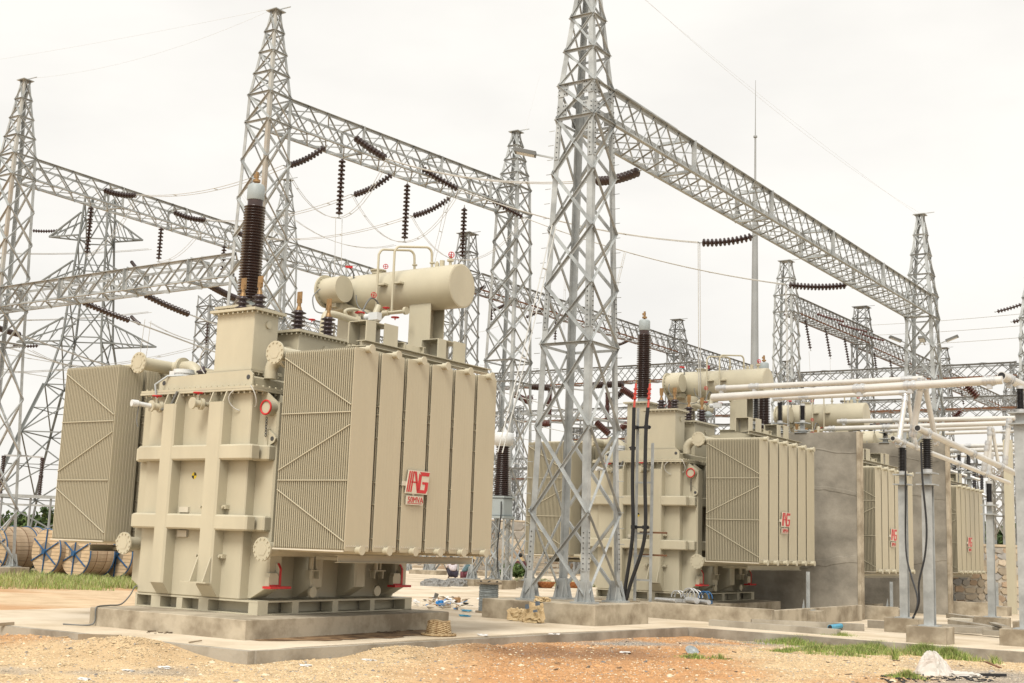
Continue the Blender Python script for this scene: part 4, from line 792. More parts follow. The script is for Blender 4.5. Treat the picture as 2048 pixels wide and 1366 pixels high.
for v0, v1, lab in ((648, 628, 'upper straight line wire at the right edge'), (668, 652, 'second straight line wire at the right edge'), (690, 676, 'third straight line wire at the right edge'), (740, 728, 'lowest straight line wire at the right edge')):
    wire(catenary(at(1700, v0 + 4, 'y', 75), at(2080, v1 - 4, 'y', 62), .1, 6), lab, r=.018)
for v0, v1, lab in ((505, 498, 'line wire left of the pylon, upper'), (700, 745, 'line wire left of the pylon, middle'), (730, 778, 'line wire left of the pylon, lower'), (640, 624, 'line wire behind the left lattice tower')):
    wire(catenary(at(-30, v0, 'y', 30), at(300, v1, 'y', 42), .2, 8), lab, r=.02, twin=.3)
for (a, b, r_, tw, sg, lab) in (((1108, 452, 2), (1000, 905, 3), .012, .16, .1, 'pair of slanting drop wires left of the tallest tower'), ((905, 360, -13), (865, 530, -13), .011, .2, .05, 'pair of drop wires right of the bent pipes'), ((1250, 505, -2), (1215, 640, -2), .011, .1, .05, 'short slanting drop wires behind the right tower leg'), ((296, 640, -22), (286, 712, -22), .012, .3, 0, 'pair of drop wires above the left pipe flange'), ((478, 640, -24), (466, 740, -24), .012, .3, 0, 'pair of drop wires behind the turret'), ((1130, 560, -26), (1128, 660, -26), .012, .2, 0, 'drop wires behind the tallest tower'), ((1660, 716, -10), (1662, 790, -10), .010, 0, 0, 'single drop wire below the third hanging string'), ((1618, 702, -10), (1622, 780, -10), .010, 0, 0, 'single drop wire below the first hanging string'), ((955, 640, -24), (953, 740, -24), .010, 0, 0, 'single drop wire right of the oil drum'), ((1290, 0, -6), (1838, 432, 1.1), .003, 0, .2, 'faint earth wire crossing the right hand sky'), ((1080, 150, -13), (1050, 262, -12.7), .003, 0, 0, 'faint earth wire above the middle tower'), ((0, 745, -30), (480, 668, -34), .014, .3, .5, 'twin line wire behind the left girders, upper'), ((0, 690, -34), (470, 772, -34), .014, .3, .5, 'twin line wire sloping down behind the left pipe'), ((60, 700, -30), (300, 760, -34), .012, .25, .4, 'twin line wire crossing the pylon waist'), ((300, 645, -36), (450, 690, -38), .012, .2, .3, 'line wire behind the slim distant tower'), ((560, 470, -20), (480, 380, -24), .010, .2, .3, 'loop wire right of the weathered tower'), ((590, 440, -18), (790, 490, -16), .010, .16, .5, 'slack loop under the middle girder'), ((960, 730, -24), (1000, 720, -20), .010, 0, .1, 'thin wire right of the nearest radiators, upper'), ((945, 665, -24), (1000, 650, -20), .010, 0, .1, 'thin wire right of the nearest radiators, lower')):
    P, Q = at(a[0], a[1], 'x', a[2]), at(b[0], b[1], 'x', b[2])
    if (P - Q).length < 60: wire(catenary(P, Q, sg, 10), lab, r=r_, twin=tw)
# floodlights on the towers
def flood(p, d, label):
    p = Vector(p); d = Vector(d).normalized(); T = thing('floodlight', p, label, 'floodlight', 'floodlights on the gantry towers')
    q = MB(); q.bar(p, p + d * .5, .04); q.build('bracket', M['galv'], T)
    q = MB(); q.bar(p + d * .45, p + d * 1.0, .26, .10); q.build('lamp_housing', M['hose'], T)
    q = MB(); q.bar(p + d * .5 + Vector((0, 0, -.053)), p + d * .95 + Vector((0, 0, -.053)), .22, .004); q.build('lamp_glass', M['white'], T)
flood((.87 - .62, 10.15 - .5, zat(.25, 9.6, 315)), (-.9, -.5, .2), 'floodlight on the left leg of the tallest tower')
for px, d, lab in ((1822, (-.8, -.5, .35), 'left floodlight of the far right gantry tower'), (1872, (.9, .1, .35), 'right floodlight of the far right gantry tower'), (1850, (.1, -1, .2), 'front floodlight of the far right gantry tower')):
    P = at(px, 690, 'y', 38.9); flood(P, d, lab)
# ------------------------------------------------------------------ ground, slabs, walls
def vnoise(x, y, s, seed=0):
    r = np.random.default_rng(seed); g = r.random((64, 64)); x = np.asarray(x) / s; y = np.asarray(y) / s
    xi = np.floor(x).astype(int); yi = np.floor(y).astype(int); fx = x - xi; fy = y - yi; fx = fx * fx * (3 - 2 * fx); fy = fy * fy * (3 - 2 * fy)
    G_ = lambda i, j: g[i % 64, j % 64]
    return (G_(xi, yi) * (1 - fx) + G_(xi + 1, yi) * fx) * (1 - fy) + (G_(xi, yi + 1) * (1 - fx) + G_(xi + 1, yi + 1) * fx) * fy
def fbm(x, y, s, seed=0): return sum(vnoise(x, y, s / 2 ** k, seed + k) / 2 ** k for k in range(4)) / 1.875
MOUNDS = [(0.75, -2.95, 1.15, .27), (-1.7, -3.1, 1.2, .14), (-.4, -3.6, 1.0, .10), (3.35, 0.6, .9, .17), (3.6, 2.2, .9, .15), (3.9, 3.6, .8, .10), (4.2, -1.6, 1.6, .05), (4.6, 4.6, 1.4, .06), (6.0, 6.5, 2.0, .05)]
def gnd(x, y):
    x = np.asarray(x, float); y = np.asarray(y, float)
    h = -.185 - .012 * np.clip(y - 5, 0, 30) * np.clip((x + 7) / 8, 0, 1) + .07 * (fbm(x, y, 2.2, 3) - .5) + .05 * (fbm(x, y, .6, 9) - .5)
    for a, b, r, am in MOUNDS: h = h + am * np.exp(-((x - a) ** 2 + (y - b) ** 2) / (r * r) * 1.6)
    return h
def seg(x, y, p, q):
    p = np.array(p[:2]); q = np.array(q[:2]); d = q - p; t = np.clip(((x - p[0]) * d[0] + (y - p[1]) * d[1]) / d.dot(d), 0, 1)
    return np.hypot(x - p[0] - t * d[0], y - p[1] - t * d[1])
def ground_tint(x, y):
    tan = np.array([.68, .50, .29]); lat = np.array([.60, .325, .145]); gry = np.array([.36, .325, .28]); dark = np.array([.27, .15, .08]); sand = np.array([.70, .53, .34])
    n1 = fbm(x, y, 3.5, 21); n2 = fbm(x, y, 1.4, 33); mixf = lambda a, b, f: a * (1 - f[:, None]) + b * f[:, None]
    ss = lambda v, a, b: np.clip((v - a) / (b - a), 0, 1)
    c = np.tile(tan, (len(x), 1))
    lm = ss(x + .75 * y + 3.0 * (n1 - .5), 2.6, 5.2) * (1 - ss(x - 10.2 + .5 * (y + 1) + 5 * (n2 - .5), -.6, 1.2))
    lm = np.maximum(lm, ss(n1, .60, .72) * .6)
    lm = np.maximum(lm, np.exp(-((x + 1.9) ** 2 + (y + 3.4) ** 2) / 1.4) * .9)
    c = mixf(c, lat, lm)
    gm = np.exp(-(seg(x, y, (4.0, 6.2), (5.6, 10.6)) / .8) ** 2) * ss(n2, .25, .5)
    gm = np.maximum(gm, ss(x - 10.4 + .8 * (n2 - .5) * 4, -.6, .8) * ss(8.5 - y, 0, 1.5) * .8)
    gm = np.maximum(gm, ss(n2, .62, .74) * .55 * (y < -3.4))
    c = mixf(c, gry, np.clip(gm, 0, 1))
    dm = np.exp(-(seg(x, y, (4.33, 2.53), (5.44, 4.13)) / .95) ** 2) * ss(n2, .15, .42); c = mixf(c, dark, np.clip(dm, 0, 1) * .85)
    far = ss(-x + .2 * y, 8.2, 9.5); c2 = mixf(np.tile(sand, (len(x), 1)), np.array([.62, .38, .20]), ss(fbm(x * .35, y, 2.5, 5), .45, .65)); c = c * (1 - far[:, None]) + c2 * far[:, None]
    far2 = ss(y, 13, 17); c = c * (1 - far2[:, None]) + np.array([.52, .40, .26]) * far2[:, None]
    return c
cx_ = np.concatenate([-np.geomspace(700, 26, 26), np.arange(-25, -8, .7), np.arange(-8, 17, .2), np.geomspace(17.2, 500, 22)])
cy_ = np.concatenate([-np.geomspace(400, 16, 14), np.arange(-15.5, 12.5, .2), np.arange(12.6, 40, 1.2), np.geomspace(41, 900, 26)])
gx, gy = np.meshgrid(cx_, cy_, indexing='ij'); gx_, gy_ = gx.ravel(), gy.ravel(); nx, ny = gx.shape
ii, jj = np.meshgrid(np.arange(nx - 1), np.arange(ny - 1), indexing='ij'); k0 = (ii * ny + jj).ravel()
gm_ = npmesh('ground', np.stack([gx_, gy_, gnd(gx_, gy_)], 1), np.stack([k0, k0 + ny, k0 + ny + 1, k0 + 1], 1), M['soil'], ground_tint(gx_, gy_), True)
o = link('ground', gm_, None, (0, 0, 0)); o['kind'] = 'structure'
def sheet(name, rows, th, m):
    # rows: (y, x left, x right); a slab following the gentle fall of the yard
    q = MB(); n = len(rows)
    for y, a, b in rows:
        for xs_ in ((a, (a if a > -7 else -7), min(b, 1.0), b),):
            z0, z1 = [gz(y, xx) for xx in xs_], None
            q.v += [(xx, y, zz - th) for xx, zz in zip(xs_, z0)] + [(xx, y, zz) for xx, zz in zip(reversed(xs_), reversed(z0))]
    for i in range(n - 1):
        for j in range(8): q.f.append((i * 8 + j, i * 8 + (j + 1) % 8, i * 8 + 8 + (j + 1) % 8, i * 8 + 8 + j)); q.sm.append(False)
    q.f += [tuple(range(7, -1, -1)), tuple(range(8 * n - 8, 8 * n))]; q.sm += [False, False]
    o = q.build(name, M[m]); o['kind'] = 'structure'; return o
sheet('concrete_apron', [(-2.42, -7.0, 2.72)] + [(y, -7.0, 2.60 + .062 * (y + 1)) for y in (-1.2, 1, 3, 5, 8, 11.2)] + [(11.3, -7.0, 30)] + [(y, -9 - (y - 11) * .75, 30) for y in (16, 22, 28, 34, 50)], .30, 'slab')
# apron edge beams, a little greyer than the sandy floor
q = MB(); q.box(-7.0, 2.745, -2.445, -2.30, -.4, .008); e0 = q.build('apron_edge', M['kerb']); e0['kind'] = 'structure'
q = MB(); q.bar((2.735, -2.30, -.19), (3.39, 11.1, -.26), .11, .40); e0 = q.build('apron_edge', M['kerb']); e0['kind'] = 'structure'
q = MB(); q.bar((3.40, 11.22, -.235), (14, 10.6, -.225), .13, .34); q.build('apron_edge', M['kerb'])['kind'] = 'structure'
q = MB(); q.bar((3.2, 12.9, -.03), (6.6, 12.4, -.03), .2, .16); q.build('kerb', M['kerb'])['kind'] = 'structure'
q = MB(); q.bar((3.8, 14.0, -.03), (6.2, 15.4, -.04), .2, .18); q.build('kerb', M['kerb'])['kind'] = 'structure'
q = MB(); q.bar((5.6, 17.6, -.07), (8.6, 18.4, -.08), .3, .22); q.build('kerb', M['kerb'])['kind'] = 'structure'
q = MB(); q.bar((-7.05, .06, -.13), (-30, 1.4, -.13), .12, .16); q.build('kerb', M['kerb'])['kind'] = 'structure'
def block(name, label, cat, x0, x1, y0, y1, z0, z1, m='concrete', group=None):
    q = MB(); q.box(x0, x1, y0, y1, z0, z1, .012); return tag(q.build(name, M[m], org=((x0 + x1) / 2, (y0 + y1) / 2, z0)), label, cat, group)
GP = 'concrete transformer plinths'
block('concrete_plinth', 'wide stained concrete plinth under the nearest transformer', 'plinth', -2.70, 1.24, -1.03, 4.64, -.02, .328, group=GP)
for off, lab in zip(OFFS, ('concrete plinth under the transformer behind the tallest tower', 'concrete plinth under the transformer between the fire walls', 'concrete plinth under the farthest transformer')):
    block('concrete_plinth', lab, 'plinth', -2.7 + off[0], 1.24 + off[0], -1.03 + off[1], 4.64 + off[1], -.6, .328 + off[2], group=GP)
def firewall(lab, x0, x1, y0, y1, z1):
    T = thing('fire_wall', ((x0 + x1) / 2, y0, -.5), lab, 'wall', 'concrete fire walls')
    q = MB(); q.box(x0, x1, y0, y1, -.55, z1, .01); q.build('wall', M['wallc'], T)
    rr = random.Random(int(z1 * 100))
    for zj, hj in ((z1 * .66, .10), (z1 * .27, .22), (z1 * .90, .03)):
        q = MB(); n = 40; top = []; bot = []
        for i in range(n + 1):
            xx = x0 + .01 + (x1 - x0 - .02) * i / n; c_ = zj + .12 * math.sin(i * .31 + zj) + rr.uniform(-.02, .02); top.append((xx, c_ + hj * rr.uniform(.35, .65))); bot.append((xx, c_ - hj * rr.uniform(.35, .65)))
        for i in range(n): q.v += [(top[i][0], y0 - .012, top[i][1]), (bot[i][0], y0 - .012, bot[i][1]), (bot[i + 1][0], y0 - .012, bot[i + 1][1]), (top[i + 1][0], y0 - .012, top[i + 1][1]), (top[i][0], y0 + .01, top[i][1] + .012), (bot[i][0], y0 + .01, bot[i][1] - .012), (bot[i + 1][0], y0 + .01, bot[i + 1][1] - .012), (top[i + 1][0], y0 + .01, top[i + 1][1] + .012)]; k = len(q.v) - 8; q.f += [(k, k + 1, k + 2, k + 3), (k + 4, k, k + 3, k + 7), (k + 1, k + 5, k + 6, k + 2)]; q.sm += [False] * 3
        q.build('pour_joint', M['wallc'], T)
    q = MB(); q.box(x1 + .002, x1 + .10, y0 - .04, y1 + .04, -.55, z1 + .003, .01); q.build('end_render', M['concrete'], T)
firewall('tall grey concrete fire wall right of the second transformer', -4.6, 3.68, 22.65, 22.95, 5.6); firewall('tall grey concrete fire wall right of the third transformer', -4.2, 3.75, 32.85, 33.15, 6.15)
GW = 'low oil pit walls'
block('pit_wall', 'low concrete pit wall in front of the second transformer', 'low wall', .25, 4.05, 14.75, 14.92, -.4, .30, group=GW)
block('pit_wall', 'low concrete pit wall along the right side of the second transformer', 'low wall', 3.9, 4.05, 14.93, 21.9, -.4, .27, group=GW)
block('pit_wall', 'low concrete pit wall in front of the third transformer', 'low wall', 2.2, 4.6, 23.6, 23.75, -.5, .20, group=GW)
block('pit_wall', 'low concrete pit wall in front of the farthest transformer', 'low wall', 2.2, 4.9, 34.2, 34.35, -.6, .15, group=GW)
def stand(x, y, s, zt, labs):
    block('concrete_block', labs[0], 'block', x - s, x + s, y - s, y + s, -.6, .36 + gz(y), group='concrete blocks carrying radiator stands')
    T = thing('radiator_stand', (x, y, .36 + gz(y)), labs[1], 'steel stand', 'steel stands under radiators'); q = MB(); z0 = .36 + gz(y)
    for sx in (-1, 1): q.angle((x + sx * .012, y, z0), (x + sx * .012, y, zt), .06, .008, flip=sx)
    q.build('post', M['galv'], T); q = MB(); q.box(x - .18, x + .18, y - .15, y + .15, z0, z0 + .02); q.poly([(x - .16, y, z0 + .02), (x - .08, y, z0 + .02), (x - .1, y, z0 + .3)], (0, 1, 0), .012); q.build('base_plate', M['galv'], T)
stand(at(1607, 1246, 'z', -.13).x, at(1607, 1246, 'z', -.13).y + .3, .36, 1.25, ('dark concrete block right of the second transformer', 'thin steel stand on the dark block under the second radiators'))
stand(4.1, 24.6, .45, .95, ('concrete block below the third transformer radiators', 'thin steel stand below the third transformer radiators'))
stand(4.9, 35.5, .45, .9, ('concrete block below the farthest radiators', 'steel stand below the farthest radiators'))
# footings of the other towers
for sx, sy, fl in ((-1, -1, 'left front'), (1, -1, 'right front'), (1, 1, 'right rear'), (-1, 1, 'left rear')): footing('square footing under the %s leg of the tower behind the wire reel' % fl, -12.66 + sx * .85 - .36, -12.66 + sx * .85 + .36, 27.15 + sy * .85 - .36, 27.15 + sy * .85 + .36, -.6, .27)
footing('concrete footing hidden behind the nearest transformer', -15.3, -12.7, 12.4, 15.0, -.3, .27)
footing('concrete footing of the left edge tower', -29.9, -27.1, 12.5, 15.3, -.4, .17); footing('concrete footing of the far right gantry tower', -.2, 2.5, 38.2, 40.8, -.7, -.24)
footing('tan footing behind the crouching people', -23.4, -21.4, 40.2, 41.2, -.5, .25); footing('tan footing left of the crouching people', -25.6, -23.8, 37.6, 38.6, -.5, .22)
# ------------------------------------------------------------------ rubble walls: every stone its own piece
def stone_wall(label, p, q, z0, z1, sz, seed, core=True):
    r = random.Random(seed); p = Vector(p); q = Vector(q); d = (q - p); Ln = d.length; d.normalize(); nrm = Vector((d.y, -d.x, 0))
    T = thing('stone_wall', (p.x, p.y, z0), label, 'wall'); m = MB(); t = .45
    m.poly([p + Vector((0, 0, z0)), q + Vector((0, 0, z0)), q + Vector((0, 0, z1)), p + Vector((0, 0, z1))], -nrm, t); m.build('wall_core', M['mortar'], T)
    m = MB(); m.poly([p - nrm * -.05 + Vector((0, 0, z1 + .002)), q - nrm * -.05 + Vector((0, 0, z1 + .002)), q - nrm * (t + .05) + Vector((0, 0, z1 + .002)), p - nrm * (t + .05) + Vector((0, 0, z1 + .002))], (0, 0, 1), .10); m.build('coping', M['slab'], T)
    rows = int((z1 - z0) / sz); n = 0
    for k in range(rows):
        u = -r.random() * sz
        while u < Ln and n < 290:
            w_ = sz * r.uniform(.8, 1.9); h = sz * r.uniform(.78, 1.12); cu, cz = u + w_ / 2, z0 + (k + .5) * (z1 - z0) / rows + r.uniform(-.05, .05)
            if cu > .05 and cu < Ln - .05:
                pts = []; nn = r.choice((5, 6, 7))
                for i in range(nn):
                    a = 2 * math.pi * (i + r.uniform(-.25, .25)) / nn; pts.append((cu + math.cos(a) * w_ * .60, cz + math.sin(a) * h * .63))
                g = MB(); dp = r.uniform(.03, .07); W3 = lambda uu, zz, o_: p + d * uu + Vector((0, 0, zz)) + nrm * o_
                k1 = len(pts); g.v = [tuple(W3(a, b, .003)) for a, b in pts] + [tuple(W3(cu + (a - cu) * .88, cz + (b - cz) * .88, dp)) for a, b in pts]
                g.f = [(i, (i + 1) % k1, k1 + (i + 1) % k1, k1 + i) for i in range(k1)] + [tuple(range(k1, 2 * k1))]; g.sm = [False] * len(g.f)
                o = g.build('stone', M['stone'], T); b_ = r.choice(((.60, .50, .37), (.52, .47, .40), (.64, .52, .37), (.56, .41, .28), (.46, .44, .41), (.68, .57, .43))); s_ = r.uniform(.75, 1.15)
                at_ = o.data.color_attributes.new('tint', 'FLOAT_COLOR', 'POINT'); at_.data.foreach_set('color', np.tile(np.array([b_[0] * s_, b_[1] * s_, b_[2] * s_, 1], np.float32), len(g.v))); n += 1
            u += w_ * 1.02
    return T
stone_wall('rubble stone retaining wall below the right edge clutter', (.6, 40.6, 0), (9.5, 46.2, 0), -.6, 2.35, .29, 4)
stone_wall('rubble stone wall in the background behind the lattice footings', (-43, 56, 0), (-27, 66.5, 0), -.6, 3.4, .62, 5)
# ------------------------------------------------------------------ tubular busbars on post insulators
def post(label, x, y, zt, zi, dia, s, ch=.30, n=16, blk=None, zb=None):
    zb = (.36 + gz(y)) if zb is None else zb
    if blk: block('concrete_block', blk, 'block', x - s, x + s, y - s * .85, y + s * .85, -.7, zb, group='concrete blocks under the busbar posts')
    T = thing('busbar_post', (x, y, zb), label, 'post', 'steel posts with black insulators')
    q = MB(); q.ibeam((x, y, zb + .02), (x, y, zt), ch, ch * .85, .022, up=(0, 1, 0)); q.build('column', M['galv'], T)
    q = MB(); e = max(.2, ch * .9); q.box(x - e, x + e, y - e, y + e, zb, zb + .022); q.build('base_plate', M['galv'], T)
    for z in (zt, zt + .25): q = MB(); q.box(x - e, x + e, y - e, y + e, z, z + .03); q.build('top_plate', M['galv'], T)
    q = MB(); q.box(x - ch * .35, x + ch * .35, y - ch * .35, y + ch * .35, zt + .031, zt + .249); q.build('spacer', M['galv'], T)
    z0 = zt + .28; q = MB(); q.cyl((x, y, z0), (x, y, z0 + .08), dia * .42, 14); q.cyl((x, y, zi - .07), (x, y, zi), dia * .4, 14); q.build('insulator_cap', M['alu2'], T)
    q = MB(); q.lathe((x, y, z0 + .08), (0, 0, 1), shed_profile(zi - z0 - .15, dia * .30, dia * .5, n), 18); q.build('insulator', M['black_ins'], T); return T
post('nearest steel busbar post with two black cables, before the second fire wall', 8.8, 11.9, 3.30, 4.40, .25, .42, .22, blk='concrete block under the post with black cables')
post('steel busbar post just left of the nearest one', 7.0, 16.2, 3.55, 4.58, .23, .42, .20, blk='concrete block behind and left of the nearest post block')
post('thick steel busbar post at the right picture edge', 10.46, 13.5, 4.75, 5.64, .20, .5, .27, blk='concrete block at the right picture edge')
post('steel busbar post right of the second fire wall', 8.0, 21.1, 3.0, 3.95, .22, .42, .19, blk='concrete block right of the second fire wall')
post('thin steel busbar post behind the thick right edge post', 9.45, 19.0, 3.2, 4.1, .22, .40, .19, blk='concrete block behind the right edge block')
for x, y, zt, zi, lab in ((*at(1512, 840, 'y', 22.8)[:2], 6.02, 7.02, 'busbar post rising behind the second transformer boxes'), (*at(1560, 850, 'y', 22.8)[:2], 5.86, 6.72, 'busbar post between the first fire wall and the second transformer'), (*at(1605, 857, 'y', 22.8)[:2], 5.72, 6.56, 'busbar post in front of the first fire wall top')): post(lab, x, y, max(5.66, zt - .36), zi, .20, .3, .17, 16, None, 5.604)
for px, v, lab in ((1711, 880, 'far busbar post over the third transformer, left'), (1771, 895, 'far busbar post over the third transformer, right'), (1897, 905, 'far busbar post over the farthest transformer, left'), (1918, 912, 'far busbar post over the farthest transformer, middle'), (1937, 918, 'far busbar post over the farthest transformer, right')):
    P = at(px, v, 'y', 33.0 if px < 1800 else 42); post(lab, P.x, P.y, max(P.z - .75, 6.3) if px < 1800 else P.z - .9, P.z + .45, .22, .3, .17, 14, None, 6.155 if px < 1800 else -.5)
def tubebar(label, p, q, r, clamps=(), openend=0, m='alu'):
    p = Vector(p); q = Vector(q); T = thing('bus_tube', p, label, 'busbar tube', 'white tubular busbars'); r *= .87; b = MB(); b.cyl(p, q, r, 20); b.build('tube', M[m], T)
    for t in clamps:
        c = p.lerp(q, t); d = (q - p).normalized(); b = MB(); b.cyl(c - d * .10, c - d * .04, r * 1.3, 16); b.cyl(c + d * .04, c + d * .10, r * 1.3, 16); b.cyl(c - d * .14, c + d * .14, r * 1.12, 16)
        b.box(c.x - r * .6, c.x + r * .6, c.y - r * .6, c.y + r * .6, c.z - r * 1.9, c.z - r * .9); b.build('clamp', M['alu2'], T)
    for e, dd in ((p, -1), (q, 1)):
        if openend & (1 if dd < 0 else 2):
            d = (q - p).normalized() * dd; b = MB(); b.cyl(e, e + d * .004, r * .82, 18); b.build('tube_mouth', M['black'], T)
    return T
zA = lambda u, v, y: at(u, v, 'y', y)
tubebar('upper white bus tube over the second transformer with clamped left end', zA(1432, 777, 13.6), zA(1846, 757, 13.6), .080, (.03, .2, .93))
tubebar('thickest white bus tube, longest of the upper three', zA(1424, 795, 12.0), zA(2005, 760, 12.0), .105, (.54, .71, .96))
tubebar('lowest and thinnest of the three upper bus tubes', zA(1552, 797, 16.4), zA(1818, 785, 16.4), .068, (.02, .22, .97))
tubebar('bus tube running away to the right on top of the nearest post', (8.8, 11.2, 4.50), (9.1, 19.5, 4.05), .085, (.08, .5, .8), 1)
tubebar('bus tube running away to the right, left and below its neighbour', (7.0, 15.4, 4.68), (7.4, 26.5, 4.22), .075, (.07, .5, .75), 1)
tubebar('bus tube with dark open end on the thick right edge post', (10.2, 12.9, 5.80), (10.9, 20, 5.6), .115, (.07,), 1)
for a, b, r, lab in (((1842, 764, 12.3), (1826, 866, 12.5), .085, 'left leg of the slanting tube pair over the nearest post'), ((1849, 766, 12.5), (1872, 884, 13.3), .07, 'right leg of the slanting tube pair over the nearest post'), ((1811, 792, 16.4), (1797, 886, 15.9), .075, 'left leg of the slanting tube pair over the second post'), ((1816, 794, 16.5), (1831, 892, 17.0), .06, 'right leg of the slanting tube pair over the second post'), ((1975, 905 - 15, 19), (1968, 935, 19), .07, 'short slanting tube near the right edge')): tubebar(lab, zA(*a), zA(*b), r, (.04, .96))
for (u0, v0), (u1, v1), y, r, lab in (((1675, 843), (2030, 836), 30.5, .095, 'farther white tube crossing over the third transformer, upper'), ((1650, 858), (2020, 846), 29, .10, 'farther white tube crossing over the third transformer, middle'), ((1770, 862), (1985, 855), 32, .085, 'farther white tube crossing over the third transformer, lower'), ((1880, 893), (2045, 890), 42, .10, 'farthest white tube near the right edge, upper'), ((1850, 903), (2045, 898), 41, .11, 'farthest white tube near the right edge, lower')): tubebar(lab, zA(u0, v0, y), zA(u1, v1, y), r, (.04, .35))
for a, b, r, lab in (((1980, 858, 24), (1977, 945, 24), .08, 'far vertical drop tube near the right edge, left'), ((1985, 860, 24), (1998, 935, 24.5), .06, 'far slanting drop tube near the right edge'), ((2018, 842, 22), (2010, 925, 22), .08, 'far vertical drop tube near the right edge, right')): tubebar(lab, zA(*a), zA(*b), r, (.05, .95))
for pts, lab in (([at(u_, v_, 'y', y_) for u_, v_, y_ in ((1842, 885, 11.66), (1845, 960, 11.62), (1853, 1050, 11.6), (1850, 1110, 11.55), (1838, 1165, 11.5), (1838, 1205, 11.5), (1829, 1230, 11.55))], 'black cable hanging down the nearest busbar post'), ([at(u_, v_, 'y', y_) for u_, v_, y_ in ((1811, 900, 15.9), (1811, 1000, 15.85), (1812, 1100, 15.8), (1822, 1150, 14.5), (1834, 1190, 12.9), (1834, 1215, 12.2), (1826, 1236, 11.6))], 'black cable hanging down the post left of the nearest one')):
    q = MB(); q.tube(spline(pts), .022, 8); tag(q.build('cable', M['black'], org=pts[-1]), lab, 'cable', 'black cables on the busbar posts')
rs = random.Random(31)
for i, (u, v0, v1, y) in enumerate(((1862, 930, 1000, 36), (1883, 905, 1010, 47), (1908, 900, 985, 52), (1948, 925, 1000, 50), (1962, 905, 1000, 54), (1985, 930, 1010, 44), (2006, 915, 1000, 48), (2033, 900, 985, 56), (1742, 890, 905, 46), (1690, 845, 862, 50))):
    P = at(u, v0, 'y', y); q_ = at(u, v1, 'y', y)
    post(('thin far busbar post in the clutter at right, leftmost by the second wall', 'thin far busbar post just right of the second wall', 'thin far busbar post above the farthest radiators, left', 'thin far busbar post above the farthest radiators, right', 'thin far busbar post right above the farthest lettered plate', 'thin far busbar post over the right end of the farthest radiators', 'thin far busbar post right of the farthest radiators', 'thin far busbar post by the right edge tower', 'thin far busbar post peeping over the third transformer', 'thin far busbar post peeping over the first fire wall')[i], P.x, P.y, max(q_.z, 1.5), max(q_.z, 1.5) + 1.5, .24, .3, .18, 12, None, -.5)
for i, (a, b, y, r_) in enumerate((((1850, 868), (2048, 862), 50, .09), ((1860, 914), (2048, 908), 48, .08), ((1880, 935), (1960, 960), 46, .08), ((1985, 905), (1975, 985), 45, .07), ((2040, 860), (2034, 940), 44, .07), ((1890, 955), (1990, 1000), 50, .07))): tubebar(('far level tube under the lower cross girder at right', 'far level tube behind the second drop tubes', 'far sloping tube over the farthest radiators', 'far drop tube over the right end of the farthest radiators', 'far drop tube beside the right edge post', 'far low sloping tube behind the farthest radiators')[i], at(*a, 'y', y), at(*b, 'y', y), r_, (.1, .8))
# ------------------------------------------------------------------ current transformers and other switchgear
def ct(label, x, y, zb, k=1.0):
    T = thing('current_transformer', (x, y, zb), label, 'instrument transformer', 'current transformers on lattice stands'); z = zb
    for sx in (-1, 1):
        for sy in (-1, 1): q = MB(); q.angle((x + sx * .33, y + sy * .33, z), (x + sx * .33, y + sy * .33, z + 2.35 * k), .09 * sx, .012); q.build('leg', M['galv'], T)
    q = MB(); n = 4
    for i in range(n):
        z0, z1 = z + 2.35 * k * i / n, z + 2.35 * k * (i + 1) / n
        for a, b in (((-1, -1), (1, -1)), ((1, -1), (1, 1)), ((1, 1), (-1, 1)), ((-1, 1), (-1, -1))):
            if i % 2: a, b = b, a
            q.bar((x + a[0] * .32, y + a[1] * .32, z0), (x + b[0] * .32, y + b[1] * .32, z1), .05, .015)
    stuff(q.build('bracing', M['galv'], T))
    q = MB(); q.box(x - .42, x + .42, y - .42, y + .42, z + 2.36 * k, z + 2.45 * k); q.box(x - .34, x + .34, y - .34, y + .34, z + 2.451 * k, z + 3.15 * k, .03); q.box(x - .38, x + .38, y - .38, y + .38, z + 3.152 * k, z + 3.22 * k); q.build('tank_box', M['bushcap'], T)
    q = MB(); q.lathe((x, y, z + 3.22 * k), (0, 0, 1), shed_profile(1.95 * k, (.27, .21), (.36, .29), 26), 22); q.build('porcelain', M['porc'], T)
    q = MB(); q.lathe((x, y, z + 5.17 * k), (0, 0, 1), [(0, .30), (.06, .30), (.07, .40), (.50, .42), (.54, .36), (.56, .1)], 22); q.build('head', M['white'], T)
    q = MB(); q.tube([(x + .3, y - .44, z + 3.0), (x + .35, y - .5, z + 2.5), (x + .2, y - .46, z + 1.2), (x + .3, y - .5, z + .3)], .025, 6); q.build('cable', M['black'], T)
ct('brown and white current transformer between the radiators and the tallest tower', -11.25, 24.9, .35)
for fx, fy, ft, fl in ((-11.25, 24.9, .34, 'small footing under the brown and white current transformer'),): block('concrete_footing', fl, 'footing', fx - .5, fx + .5, fy - .5, fy + .5, -.6, ft, group='concrete footings in the yard')
